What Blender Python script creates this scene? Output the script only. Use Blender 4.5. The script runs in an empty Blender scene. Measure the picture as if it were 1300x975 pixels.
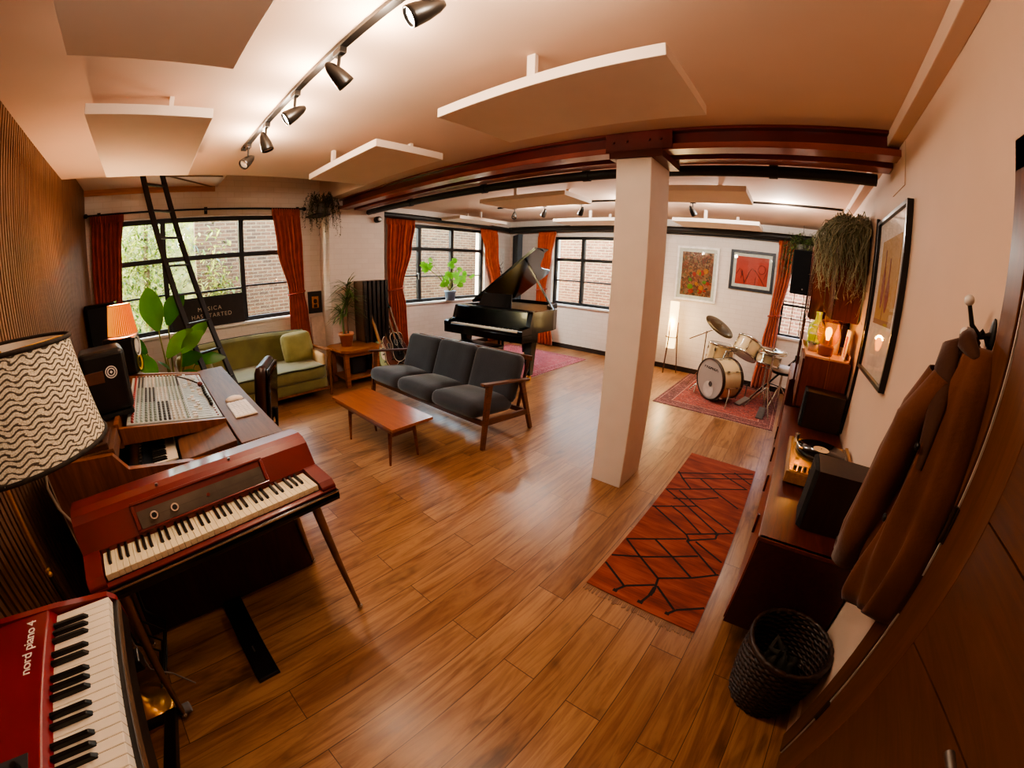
import bpy, math, random
from mathutils import Vector, Matrix
random.seed(7)
SC = bpy.context.scene
COL = SC.collection
PI = math.pi
H = 1.6                      # camera height
XL, XR, YF, YB, ZC = -5.65, 0.565, -0.77, 6.65, 2.58

# ------------------------------------------------------------------ camera (fisheye lens)
FPX, K2 = 491.89, -0.04918
YAW, PITCH, ROLL = 0.68920, 1.26904, 0.03123
cam_d = bpy.data.cameras.new('camera')
cam = bpy.data.objects.new('camera', cam_d)
COL.objects.link(cam)
cam.matrix_world = Matrix.Translation((0, 0, H)) @ Matrix.Rotation(YAW, 4, 'Z') @ Matrix.Rotation(PITCH, 4, 'X') @ Matrix.Rotation(ROLL, 4, 'Z')
cam_d.type = 'PANO'
cam_d.sensor_fit = 'HORIZONTAL'
cam_d.sensor_width = 36.0
cam_d.sensor_height = 27.0
cam_d.clip_start = 0.02
cam_d.clip_end = 200
pd = cam_d if hasattr(cam_d, 'panorama_type') else cam_d.cycles
pd.panorama_type = 'FISHEYE_LENS_POLYNOMIAL'
q = (1300 / 36.0) / FPX
pd.fisheye_fov = math.radians(200)
pd.fisheye_polynomial_k0 = 0.0
pd.fisheye_polynomial_k1 = -q
pd.fisheye_polynomial_k2 = 0.0
pd.fisheye_polynomial_k3 = -K2 * q ** 3
pd.fisheye_polynomial_k4 = 0.0
SC.camera = cam

# ------------------------------------------------------------------ materials
def lin(h):
    if not isinstance(h, str):
        return (h[0], h[1], h[2], 1)
    h = h.lstrip('#')
    o = []
    for i in (0, 2, 4):
        c = int(h[i:i + 2], 16) / 255
        o.append(c / 12.92 if c <= .04045 else ((c + .055) / 1.055) ** 2.4)
    return (*o, 1)

MATS = {}
def nt(name):
    m = bpy.data.materials.new(name)
    m.use_nodes = True
    t = m.node_tree
    return m, t, t.nodes['Principled BSDF']

def N(t, typ, **kw):
    n = t.nodes.new(typ)
    for k, v in kw.items():
        if k in n.inputs:
            n.inputs[k].default_value = v
        else:
            setattr(n, k, v)
    return n

def ramp(t, fac, stops):
    r = t.nodes.new('ShaderNodeValToRGB')
    e = r.color_ramp.elements
    while len(e) < len(stops):
        e.new(0.5)
    for i, (p, c) in enumerate(stops):
        e[i].position = p
        e[i].color = lin(c)
    t.links.new(fac, r.inputs[0])
    return r.outputs[0]

def coords(t, scale=(1, 1, 1), rot=(0, 0, 0), kind='Object'):
    tc = t.nodes.new('ShaderNodeTexCoord')
    mp = t.nodes.new('ShaderNodeMapping')
    mp.inputs['Scale'].default_value = scale
    mp.inputs['Rotation'].default_value = rot
    t.links.new(tc.outputs[kind], mp.inputs[0])
    return mp.outputs[0]

def noise(t, vec, scale=5, detail=4, rough=.5, dist=0):
    n = N(t, 'ShaderNodeTexNoise', Scale=scale, Detail=detail, Roughness=rough, Distortion=dist)
    t.links.new(vec, n.inputs['Vector'])
    return n.outputs['Fac']

def bump(t, b, fac, strength=.3, dist=.01):
    n = N(t, 'ShaderNodeBump', Strength=strength, Distance=dist)
    t.links.new(fac, n.inputs['Height'])
    t.links.new(n.outputs[0], b.inputs['Normal'])

def plain(name, col, rough=.5, metal=0, var=.12, nscale=14, bmp=0, coat=0, emit=None, es=0, sheen=0):
    if name in MATS:
        return MATS[name]
    m, t, b = nt(name)
    c = lin(col)
    b.inputs['Roughness'].default_value = rough
    b.inputs['Metallic'].default_value = metal
    if coat:
        b.inputs['Coat Weight'].default_value = coat
        b.inputs['Coat Roughness'].default_value = .08
    if sheen:
        b.inputs['Sheen Weight'].default_value = sheen
        b.inputs['Sheen Roughness'].default_value = .4
    v = coords(t)
    f = noise(t, v, nscale, 3)
    lo = tuple(x * (1 - var) for x in c[:3])
    hi = tuple(min(1, x * (1 + var)) for x in c[:3])
    t.links.new(ramp(t, f, [(.3, lo), (.7, hi)]), b.inputs['Base Color'])
    if bmp:
        f2 = noise(t, v, nscale * 12, 2)
        bump(t, b, f2, bmp, .004)
    if emit:
        b.inputs['Emission Color'].default_value = lin(emit)
        b.inputs['Emission Strength'].default_value = es
    MATS[name] = m
    return m

def wood(name, dark, light, axis='x', rough=.4, scale=1.0, coat=0, bmp=.05):
    if name in MATS:
        return MATS[name]
    m, t, b = nt(name)
    s = {'x': (1.2, 14, 14), 'y': (14, 1.2, 14), 'z': (14, 14, 1.2)}[axis]
    v = coords(t, tuple(a * scale for a in s))
    f = noise(t, v, 2.2, 6, .62, 1.4)
    mid = tuple((a + c) / 2 for a, c in zip(lin(dark)[:3], lin(light)[:3]))
    t.links.new(ramp(t, f, [(.25, dark), (.5, mid), (.75, light)]), b.inputs['Base Color'])
    b.inputs['Roughness'].default_value = rough
    if coat:
        b.inputs['Coat Weight'].default_value = coat
        b.inputs['Coat Roughness'].default_value = .15
    bump(t, b, f, bmp, .004)
    MATS[name] = m
    return m

def leafmat(name, col, rough=.4, trans=.35, var=.3, nscale=4):
    m = plain(name, col, rough, 0, var, nscale)
    t = m.node_tree
    b, o = t.nodes['Principled BSDF'], t.nodes['Material Output']
    tr = t.nodes.new('ShaderNodeBsdfTranslucent')
    c = lin(col)
    tr.inputs[0].default_value = (min(1, c[0] * 1.6 + .02), min(1, c[1] * 1.7 + .03), c[2] * .8, 1)
    mx = N(t, 'ShaderNodeMixShader')
    mx.inputs[0].default_value = trans
    t.links.new(b.outputs[0], mx.inputs[1])
    t.links.new(tr.outputs[0], mx.inputs[2])
    t.links.new(mx.outputs[0], o.inputs[0])
    return m

def brickmat(name, c1, c2, mortar, axes, bw=.22, bh=.075, mort=.008, bmp=.6, rough=.8, var=None):
    """bricks on a wall; axes = which object axes run along and up"""
    if name in MATS:
        return MATS[name]
    m, t, b = nt(name)
    tc = t.nodes.new('ShaderNodeTexCoord')
    sx = t.nodes.new('ShaderNodeSeparateXYZ')
    cx = t.nodes.new('ShaderNodeCombineXYZ')
    t.links.new(tc.outputs['Object'], sx.inputs[0])
    t.links.new(sx.outputs[axes[0]], cx.inputs[0])
    t.links.new(sx.outputs[axes[1]], cx.inputs[1])
    br = N(t, 'ShaderNodeTexBrick', Scale=1.0)
    br.inputs['Color1'].default_value = lin(c1)
    br.inputs['Color2'].default_value = lin(c2)
    br.inputs['Mortar'].default_value = lin(mortar)
    br.inputs['Mortar Size'].default_value = mort
    br.inputs['Mortar Smooth'].default_value = .5
    br.inputs['Brick Width'].default_value = bw
    br.inputs['Row Height'].default_value = bh
    t.links.new(cx.outputs[0], br.inputs['Vector'])
    f = noise(t, tc.outputs['Object'], 3.0, 5, .6)
    mx = t.nodes.new('ShaderNodeMixRGB')
    mx.blend_type = 'MULTIPLY'
    mx.inputs[0].default_value = .6 if var is None else var
    t.links.new(br.outputs['Color'], mx.inputs[1])
    t.links.new(ramp(t, f, [(.3, (.55, .55, .55)), (.65, (1, 1, 1))]), mx.inputs[2])
    t.links.new(mx.outputs[0], b.inputs['Base Color'])
    b.inputs['Roughness'].default_value = rough
    inv = N(t, 'ShaderNodeMath', operation='SUBTRACT')
    inv.inputs[0].default_value = 1
    t.links.new(br.outputs['Fac'], inv.inputs[1])
    f3 = noise(t, tc.outputs['Object'], 40, 3)
    ad = N(t, 'ShaderNodeMath', operation='MULTIPLY_ADD')
    t.links.new(f3, ad.inputs[0])
    ad.inputs[1].default_value = .5
    t.links.new(inv.outputs[0], ad.inputs[2])
    bump(t, b, ad.outputs[0], bmp, .012)
    MATS[name] = m
    return m

def glassmat(name, tint='#ffffff', gloss=.08, mixc=None):
    if name in MATS:
        return MATS[name]
    m = bpy.data.materials.new(name)
    m.use_nodes = True
    t = m.node_tree
    t.nodes.clear()
    o = t.nodes.new('ShaderNodeOutputMaterial')
    tr = t.nodes.new('ShaderNodeBsdfTransparent')
    tr.inputs[0].default_value = lin(tint)
    g = t.nodes.new('ShaderNodeBsdfGlossy')
    g.inputs['Roughness'].default_value = .03
    lw = N(t, 'ShaderNodeLayerWeight', Blend=.5)
    fr = N(t, 'ShaderNodeMath', operation='POWER')
    t.links.new(lw.outputs['Facing'], fr.inputs[0])
    fr.inputs[1].default_value = 4.0
    mx = t.nodes.new('ShaderNodeMixShader')
    mu = N(t, 'ShaderNodeMath', operation='MULTIPLY_ADD')
    t.links.new(fr.outputs[0], mu.inputs[0])
    mu.inputs[1].default_value = .9 if mixc is None else mixc
    mu.inputs[2].default_value = .03
    t.links.new(mu.outputs[0], mx.inputs[0])
    t.links.new(tr.outputs[0], mx.inputs[1])
    t.links.new(g.outputs[0], mx.inputs[2])
    t.links.new(mx.outputs[0], o.inputs[0])
    MATS[name] = m
    return m

def glow(name, col, strength, col2=None, pleat=0):
    if name in MATS:
        return MATS[name]
    m, t, b = nt(name)
    b.inputs['Base Color'].default_value = lin(col)
    b.inputs['Roughness'].default_value = .8
    b.inputs['Emission Strength'].default_value = strength
    v = coords(t)
    f = noise(t, v, 6, 2)
    t.links.new(ramp(t, f, [(.2, col2 or col), (.8, col)]), b.inputs['Emission Color'])
    MATS[name] = m
    return m

# ------------------------------------------------------------------ mesh builder
class M:
    def __init__(s):
        s.v, s.f, s.mi, s.sm, s.cur = [], [], [], [], 0
    def add(s, vs, fs, smooth=False):
        o = len(s.v)
        s.v += [tuple(p) for p in vs]
        for f in fs:
            s.f.append(tuple(i + o for i in f))
            s.mi.append(s.cur)
            s.sm.append(smooth)
        return s
    def m(s, i):
        s.cur = i
        return s
    def b(s, x0, x1, y0, y1, z0, z1):
        return s.add([(x0, y0, z0), (x1, y0, z0), (x1, y1, z0), (x0, y1, z0), (x0, y0, z1), (x1, y0, z1), (x1, y1, z1), (x0, y1, z1)],
                     [(3, 2, 1, 0), (4, 5, 6, 7), (0, 1, 5, 4), (1, 2, 6, 5), (2, 3, 7, 6), (3, 0, 4, 7)])
    def hexa(s, p):          # 8 points: bottom loop then top loop
        return s.add(p, [(3, 2, 1, 0), (4, 5, 6, 7), (0, 1, 5, 4), (1, 2, 6, 5), (2, 3, 7, 6), (3, 0, 4, 7)])
    def ob(s, c, size, rot=None):
        x, y, z = (a / 2 for a in size)
        ps = [Vector(p) for p in ((-x, -y, -z), (x, -y, -z), (x, y, -z), (-x, y, -z), (-x, -y, z), (x, -y, z), (x, y, z), (-x, y, z))]
        if rot is not None:
            ps = [rot @ p for p in ps]
        return s.hexa([p + Vector(c) for p in ps])
    def bar(s, a, b, w, h, up=(0, 0, 1), w2=None, h2=None):
        a, b = Vector(a), Vector(b)
        d = (b - a).normalized()
        u = Vector(up)
        sd = d.cross(u)
        if sd.length < 1e-4:
            sd = d.cross(Vector((0, 1, 0)))
        sd.normalize()
        u = sd.cross(d)
        w2, h2 = w2 or w, h2 or h
        p = []
        for c, ww, hh in ((a, w, h), (b, w2, h2)):
            p += [c - sd * ww / 2 - u * hh / 2, c + sd * ww / 2 - u * hh / 2, c + sd * ww / 2 + u * hh / 2, c - sd * ww / 2 + u * hh / 2]
        return s.hexa(p)
    def tube(s, pts, r, n=8, cap=True, flat=1.0):
        pts = [Vector(p) for p in pts]
        rs = r if isinstance(r, (list, tuple)) else [r] * len(pts)
        vs, fs = [], []
        ref = None
        for i, p in enumerate(pts):
            d = (pts[min(i + 1, len(pts) - 1)] - pts[max(i - 1, 0)])
            if d.length < 1e-9:
                d = Vector((0, 0, 1))
            d.normalize()
            if ref is None:
                ref = Vector((0, 0, 1)) if abs(d.z) < .9 else Vector((1, 0, 0))
            x = ref - d * ref.dot(d)
            if x.length < 1e-6:
                x = d.orthogonal()
            x.normalize()
            y = d.cross(x)
            ref = x
            for k in range(n):
                a = 2 * PI * k / n
                vs.append(p + x * math.cos(a) * rs[i] * flat + y * math.sin(a) * rs[i])
        for i in range(len(pts) - 1):
            for k in range(n):
                k2 = (k + 1) % n
                fs.append((i * n + k, i * n + k2, (i + 1) * n + k2, (i + 1) * n + k))
        s.add(vs, fs, True)
        if cap:
            o = len(pts) - 1
            s.add([vs[k] for k in range(n)], [tuple(range(n))[::-1]])
            s.add([vs[o * n + k] for k in range(n)], [tuple(range(n))])
        return s
    def cyl(s, a, b, r, r2=None, n=16, cap=True):
        return s.tube([a, b], [r, r if r2 is None else r2], n, cap)
    def lathe(s, prof, c=(0, 0, 0), n=24, mat=None, smooth=True, a0=0, a1=2 * PI):
        vs, fs = [], []
        full = abs(a1 - a0 - 2 * PI) < 1e-6
        m = n if full else n + 1
        for r, z in prof:
            for k in range(m):
                a = a0 + (a1 - a0) * k / n
                p = Vector((r * math.cos(a), r * math.sin(a), z))
                if mat is not None:
                    p = mat @ p
                vs.append(p + Vector(c))
        for i in range(len(prof) - 1):
            for k in range(n):
                k2 = (k + 1) % m if full else k + 1
                fs.append((i * m + k, i * m + k2, (i + 1) * m + k2, (i + 1) * m + k))
        return s.add(vs, fs, smooth)
    def sph(s, c, r, nu=14, nv=9, rot=None):
        if not isinstance(r, (list, tuple)):
            r = (r, r, r)
        vs, fs = [], []
        for j in range(nv + 1):
            th = PI * j / nv
            for i in range(nu):
                ph = 2 * PI * i / nu
                p = Vector((r[0] * math.sin(th) * math.cos(ph), r[1] * math.sin(th) * math.sin(ph), r[2] * math.cos(th)))
                if rot is not None:
                    p = rot @ p
                vs.append(p + Vector(c))
        for j in range(nv):
            for i in range(nu):
                i2 = (i + 1) % nu
                fs.append((j * nu + i, (j + 1) * nu + i, (j + 1) * nu + i2, j * nu + i2))
        return s.add(vs, fs, True)
    def prism(s, poly, lo, hi, axis='z', smooth=False):
        """poly = 2-D outline in the two other axes (xy for z, xz for y, yz for x)"""
        def P(p, w):
            return {'z': (p[0], p[1], w), 'y': (p[0], w, p[1]), 'x': (w, p[0], p[1])}[axis]
        n = len(poly)
        s.add([P(p, lo) for p in poly], [tuple(range(n))[::-1]])
        s.add([P(p, hi) for p in poly], [tuple(range(n))])
        vs = [P(p, lo) for p in poly] + [P(p, hi) for p in poly]
        return s.add(vs, [(i, (i + 1) % n, n + (i + 1) % n, n + i) for i in range(n)], smooth)
    def grid(s, fn, nu, nv, smooth=True, wrap=False):
        vs = [fn(i / nu, j / nv) for j in range(nv + 1) for i in range(nu + 1)]
        w = nu + 1
        return s.add(vs, [(j * w + i, j * w + i + 1, (j + 1) * w + i + 1, (j + 1) * w + i) for j in range(nv) for i in range(nu)], smooth)
    def cushion(s, x0, x1, y0, y1, z0, z1, r=.05, bulge=.03, n=8, xf=None):
        """soft box with rounded edges and a crowned top/bottom"""
        cx, cy, cz = (x0 + x1) / 2, (y0 + y1) / 2, (z0 + z1) / 2
        hx, hy, hz = (x1 - x0) / 2, (y1 - y0) / 2, (z1 - z0) / 2
        def pt(p):
            q = [p[0] * hx, p[1] * hy, p[2] * hz]
            lim = (hx - r, hy - r, hz - min(r, hz * .95))
            core = [max(-l, min(l, a)) for a, l in zip(q, lim)]
            d = Vector([a - c for a, c in zip(q, core)])
            if d.length > 1e-9:
                rr = min(r, hz * .95)
                d = d.normalized() * min(d.length, rr) if d.length < rr else d.normalized() * rr
            o = Vector(core) + d
            k = (1 - p[0] ** 2) * (1 - p[1] ** 2)
            o.z += bulge * k * (1 if p[2] > 0 else -1 if p[2] < 0 else 0) * abs(p[2])
            k2 = (1 - p[2] ** 2)
            o.x += .3 * bulge * k2 * p[0] * (1 - p[1] ** 2)
            o.y += .3 * bulge * k2 * p[1] * (1 - p[0] ** 2)
            o += Vector((cx, cy, cz))
            return xf @ o if xf is not None else o
        a = [-1, -.93, -.8] + [(-.6 + 1.2 * i / n) for i in range(n + 1)] + [.8, .93, 1]
        c = [-1, -.75, -.35, 0, .35, .75, 1]
        def face(f, A, B, flip):
            vs = [pt(f(u, v)) for v in B for u in A]
            w = len(A)
            fs = []
            for j in range(len(B) - 1):
                for i in range(len(A) - 1):
                    qd = (j * w + i, j * w + i + 1, (j + 1) * w + i + 1, (j + 1) * w + i)
                    fs.append(qd[::-1] if flip else qd)
            s.add(vs, fs, True)
        face(lambda u, v: (u, v, 1), a, a, False)
        face(lambda u, v: (u, v, -1), a, a, True)
        face(lambda u, v: (u, -1, v), a, c, False)
        face(lambda u, v: (u, 1, v), a, c, True)
        face(lambda u, v: (-1, u, v), a, c, True)
        face(lambda u, v: (1, u, v), a, c, False)
        return s
    def leaf(s, base, d, L, w, up=(0, 0, 1), droop=.3, n=5, fold=.15, tipp=.5):
        base, d, up = Vector(base), Vector(d).normalized(), Vector(up)
        sd = d.cross(up)
        if sd.length < 1e-3:
            sd = Vector((1, 0, 0))
        sd.normalize()
        nn = sd.cross(d)
        vs, fs = [], []
        for i in range(n + 1):
            t = i / n
            c = base + d * L * t + Vector((0, 0, -1)) * droop * L * t * t
            ww = w * (math.sin(PI * min(1, t * .92 + .05)) ** tipp) * (1 if t < .99 else .05)
            vs += [c - sd * ww / 2 + nn * fold * ww, c, c + sd * ww / 2 + nn * fold * ww]
        for i in range(n):
            a = i * 3
            fs += [(a, a + 1, a + 4, a + 3), (a + 1, a + 2, a + 5, a + 4)]
        return s.add(vs, fs, True)
    def build(s, name, mats, parent=None, bev=0, seg=2, sub=0, solid=0, w=False, loc=None, weld=False, auto=None):
        me = bpy.data.meshes.new(name)
        vs = s.v
        if w and parent is not None:
            o = ORG.get(parent.name, Vector((0, 0, 0)))
            vs = [(a - o.x, c - o.y, e - o.z) for a, c, e in vs]
        me.from_pydata(vs, [], s.f)
        if not isinstance(mats, (list, tuple)):
            mats = [mats]
        for m_ in mats:
            me.materials.append(m_)
        me.polygons.foreach_set('material_index', s.mi)
        me.polygons.foreach_set('use_smooth', s.sm)
        me.update()
        ob = bpy.data.objects.new(name, me)
        COL.objects.link(ob)
        if parent is not None:
            ob.parent = parent
        if loc is not None:
            ob.location = loc
        if weld:
            md = ob.modifiers.new('weld', 'WELD')
            md.merge_threshold = .0005
        if solid:
            md = ob.modifiers.new('solid', 'SOLIDIFY')
            md.thickness = solid
            md.offset = 0
        if bev:
            md = ob.modifiers.new('bevel', 'BEVEL')
            md.width = bev
            md.segments = seg
            md.limit_method = 'ANGLE'
            md.angle_limit = math.radians(40)
        if sub:
            md = ob.modifiers.new('sub', 'SUBSURF')
            md.levels = md.render_levels = sub
        ORG[ob.name] = (ORG.get(parent.name, Vector((0, 0, 0))) if (parent is not None and w) else Vector((0, 0, 0)))
        return ob

ORG = {}
def thing(name, label, cat, loc=(0, 0, 0), rotz=0, group=None):
    o = bpy.data.objects.new(name, None)
    o.empty_display_size = .05
    COL.objects.link(o)
    o.location = loc
    o.rotation_euler = (0, 0, rotz)
    ORG[o.name] = Vector(loc)
    return tag(o, label, cat, group)
def tag(o, label, cat, group=None, kind=None):
    if label: o['label'] = label
    if cat: o['category'] = cat
    if group: o['group'] = group
    if kind: o['kind'] = kind
    return o
def struct(name, m, mats, label=None, parent=None, **k):
    o = m.build(name, mats, parent, **k)
    if parent is None:
        o['kind'] = 'structure'
        if label: o['label'] = label
    return o
def copytree(o, label=None, loc=None, rotz=None, group=None):
    r = o.copy()
    COL.objects.link(r)
    ORG[r.name] = Vector(loc) if loc is not None else ORG.get(o.name, Vector((0, 0, 0)))
    if loc is not None: r.location = loc
    if rotz is not None: r.rotation_euler = (0, 0, rotz)
    if label: r['label'] = label
    if group: r['group'] = group
    for ch in [c for c in COL.objects if c.parent == o]:
        c = ch.copy()
        COL.objects.link(c)
        c.parent = r
        for g in [x for x in COL.objects if x.parent == ch]:
            d = g.copy()
            COL.objects.link(d)
            d.parent = c
    return r
def text(name, body, mat, parent, loc, size, rot=(0, 0, 0), mat3=None, ext=.0008, spacing=1.0, w=True, shear=0, align='CENTER', bold=0):
    c = bpy.data.curves.new(name, 'FONT')
    c.body = body
    c.size = size
    c.extrude = ext
    c.space_character = spacing
    c.shear = shear
    c.align_x = align
    c.align_y = 'CENTER'
    c.materials.append(mat)
    c.offset = bold
    tmp = bpy.data.objects.new(name, c)
    COL.objects.link(tmp)
    bpy.context.view_layer.update()
    me = bpy.data.meshes.new_from_object(tmp.evaluated_get(bpy.context.evaluated_depsgraph_get()))
    bpy.data.objects.remove(tmp)
    me.name = name
    o = bpy.data.objects.new(name, me)
    COL.objects.link(o)
    o.parent = parent
    l = Vector(loc)
    if w and parent is not None:
        l = l - ORG.get(parent.name, Vector((0, 0, 0)))
    o.location = l
    if mat3 is not None:
        o.rotation_euler = mat3.to_euler()
    else:
        o.rotation_euler = rot
    return o
def frame3(xa, ya):
    x = Vector(xa).normalized()
    y = Vector(ya)
    y = (y - x * y.dot(x)).normalized()
    z = x.cross(y)
    return Matrix((x, y, z)).transposed()
def RZ(a): return Matrix.Rotation(a, 3, 'Z')
def RX(a): return Matrix.Rotation(a, 3, 'X')
def RY(a): return Matrix.Rotation(a, 3, 'Y')

# shared finishes
black_metal = plain('black_metal', '#15130f', .45, .3, .1)
black_gloss = plain('black_gloss', '#050405', .16, 0, .05, coat=.25)
black_gloss.node_tree.nodes['Principled BSDF'].inputs['Specular IOR Level'].default_value = .3
black_satin = plain('black_satin', '#0d0c0c', .35, 0, .15)
black_cloth = plain('black_cloth', '#141313', .9, 0, .3, 60, bmp=.3)
chrome = plain('chrome', '#c9c4bc', .18, 1, .04)
brass = plain('brass', '#d09a48', .3, .85, .1)
steel = plain('steel', '#8f8b86', .35, 1, .1)
white_paint = plain('white_paint', '#e9ddd2', .75, 0, .03, 6)
panel_white = plain('panel_white', '#ecdccd', .85, 0, .02, 5, bmp=.05)
ivory = plain('ivory', '#e8dfc6', .35, 0, .04, 10)
ebony = plain('ebony', '#0e0c0b', .3, 0, .1)
gold_leaf = plain('gold_leaf', '#b98536', .35, .7, .15)
white_ink = plain('white_ink', '#efeae2', .6, 0, .02)
black_ink = plain('black_ink', '#151210', .6, 0, .02)
teak = wood('teak', '#5f2f14', '#9a5527', 'x', .38, coat=.15)
walnut = wood('walnut', '#3a1d0e', '#6e3c1c', 'z', .42)
clear_glass = glassmat('clear_glass', '#f4f6f4')
# ================================================================== THE ROOM
# floor: oak planks along y
def floormat():
    m, t, b = nt('oak_planks')
    tc = t.nodes.new('ShaderNodeTexCoord')
    sx = t.nodes.new('ShaderNodeSeparateXYZ')
    cx = t.nodes.new('ShaderNodeCombineXYZ')
    t.links.new(tc.outputs['Object'], sx.inputs[0])
    t.links.new(sx.outputs[1], cx.inputs[0])
    t.links.new(sx.outputs[0], cx.inputs[1])
    br = N(t, 'ShaderNodeTexBrick', Scale=1.0)
    br.offset = .37
    br.inputs['Color1'].default_value = (0, 0, 0, 1)
    br.inputs['Color2'].default_value = (1, 1, 1, 1)
    br.inputs['Mortar'].default_value = (.5, .5, .5, 1)
    br.inputs['Mortar Size'].default_value = .0018
    br.inputs['Mortar Smooth'].default_value = .1
    br.inputs['Brick Width'].default_value = 1.28
    br.inputs['Row Height'].default_value = .165
    t.links.new(cx.outputs[0], br.inputs['Vector'])
    # offset the grain per plank
    add = N(t, 'ShaderNodeVectorMath', operation='MULTIPLY_ADD')
    t.links.new(br.outputs['Color'], add.inputs[0])
    add.inputs[1].default_value = (7, 13, 5)
    t.links.new(tc.outputs['Object'], add.inputs[2])
    mp = t.nodes.new('ShaderNodeMapping')
    mp.inputs['Scale'].default_value = (11, .9, 1)
    t.links.new(add.outputs[0], mp.inputs[0])
    g = noise(t, mp.outputs[0], 1.7, 8, .62, 1.6)
    mp2 = t.nodes.new('ShaderNodeMapping')
    mp2.inputs['Scale'].default_value = (3.0, 1.6, 1)
    t.links.new(add.outputs[0], mp2.inputs[0])
    k = noise(t, mp2.outputs[0], 1.5, 3, .6, .6)
    col = ramp(t, g, [(.26, '#775036'), (.45, '#9f7652'), (.58, '#b68e65'), (.78, '#8e6848')])
    mx = t.nodes.new('ShaderNodeMixRGB')
    mx.blend_type = 'MULTIPLY'
    mx.inputs[0].default_value = .75
    t.links.new(col, mx.inputs[1])
    t.links.new(ramp(t, k, [(.27, '#6f5540'), (.40, '#e6d8c8'), (.7, '#fff6ea')]), mx.inputs[2])
    mx2 = t.nodes.new('ShaderNodeMixRGB')
    mx2.blend_type = 'MULTIPLY'
    mx2.inputs[0].default_value = .55
    t.links.new(mx.outputs[0], mx2.inputs[1])
    t.links.new(ramp(t, br.outputs['Color'], [(0, '#b89a80'), (1, '#ffffff')]), mx2.inputs[2])
    mx3 = t.nodes.new('ShaderNodeMixRGB')
    t.links.new(br.outputs['Fac'], mx3.inputs[0])
    t.links.new(mx2.outputs[0], mx3.inputs[1])
    mx3.inputs[2].default_value = lin('#4a2e1b')
    t.links.new(mx3.outputs[0], b.inputs['Base Color'])
    r = N(t, 'ShaderNodeMapRange')
    t.links.new(g, r.inputs[0])
    r.inputs[3].default_value = .24
    r.inputs[4].default_value = .38
    t.links.new(r.outputs[0], b.inputs['Roughness'])
    sb = N(t, 'ShaderNodeMath', operation='SUBTRACT')
    t.links.new(g, sb.inputs[0])
    t.links.new(br.outputs['Fac'], sb.inputs[1])
    bump(t, b, sb.outputs[0], .18, .003)
    return m
struct('floor', M().b(XL - .3, XR + .15, YF - .15, YB + .3, -.1, 0), floormat())

plaster = plain('plaster', '#d9bda9', .85, 0, .02, 4, bmp=.04)
ceil_paint = plain('ceiling_paint', '#dcbfa9', .85, 0, .02, 3)
wbrick_x = brickmat('white_brick_back', '#e6dbd0', '#e1d5c9', '#dacdc0', (0, 2), mort=.005, bmp=.22, var=.12)
wbrick_y = brickmat('white_brick_side', '#e4d8ce', '#dfd2c7', '#d8cabd', (1, 2), mort=.005, bmp=.22, var=.12)
pier_brick = brickmat('pier_brick', '#e6d7cb', '#e1d1c5', '#dccabd', (1, 2), mort=.004, bmp=.18, var=.1)

def wall_with_holes(m, axis, w0, w1, a0, a1, z0, z1, holes):
    """boxes round the rectangular openings (a_lo, a_hi, z_lo, z_hi), sorted along the wall"""
    def bx(p, q, r, s):
        if q - p < 1e-4 or s - r < 1e-4: return
        if axis == 'x': m.b(w0, w1, p, q, r, s)
        else: m.b(p, q, w0, w1, r, s)
    cur = a0
    for lo, hi, zl, zh in holes:
        bx(cur, lo, z0, z1)
        bx(lo, hi, z0, zl)
        bx(lo, hi, zh, z1)
        cur = hi
    bx(cur, a1, z0, z1)
    return m

W1 = (-.62, 1.92, .965, 2.385)
W2 = (3.86, 5.86, .945, 2.33)
W3 = (-4.52, -2.45, .88, 2.24)
W4 = (-.16, .5, .90, 2.24)
struct('wall_left', wall_with_holes(M(), 'x', XL - .28, XL, YF - .1, YB + .28, 0, 3.25, [W1, W2]), wbrick_y)
struct('wall_back', wall_with_holes(M(), 'y', YB, YB + .28, XL, XR + .12, 0, ZC + .1, [W3, W4]), wbrick_x)
struct('wall_right', M().b(XR, XR + .12, YF - .1, YB, 0, ZC + .1), plaster)
# slatted timber wall behind the desk
m = M()
x = XL
while x < XR - .02:
    m.m(0).b(x, x + .028, YF - .02, YF + .002, 0, 2.86)
    x += .044
m.m(1).b(XL - .05, XR + .1, YF - .1, YF - .018, 0, 3.25)
struct('wall_front', m, [wood('slat_wood', '#4e3020', '#8c6548', 'z', .5), plain('slat_felt', '#120d0a', .95)])
# wooden-brick pier between the two left windows, with the reveal of the sofa bay
struct('wall_pier', M().b(XL, -5.30, 2.34, 3.26, 0, ZC), pier_brick, label='white painted brick pier between the sofa window and the piano window', bev=.008)
# column
m = M().b(-1.19, -.935, 2.48, 2.86, 0, 2.385)
struct('column', m, plain('column_paint', '#e8dacd', .8, 0, .03, 6, bmp=.12), label='white painted square column in the middle of the room', bev=.006)
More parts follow.
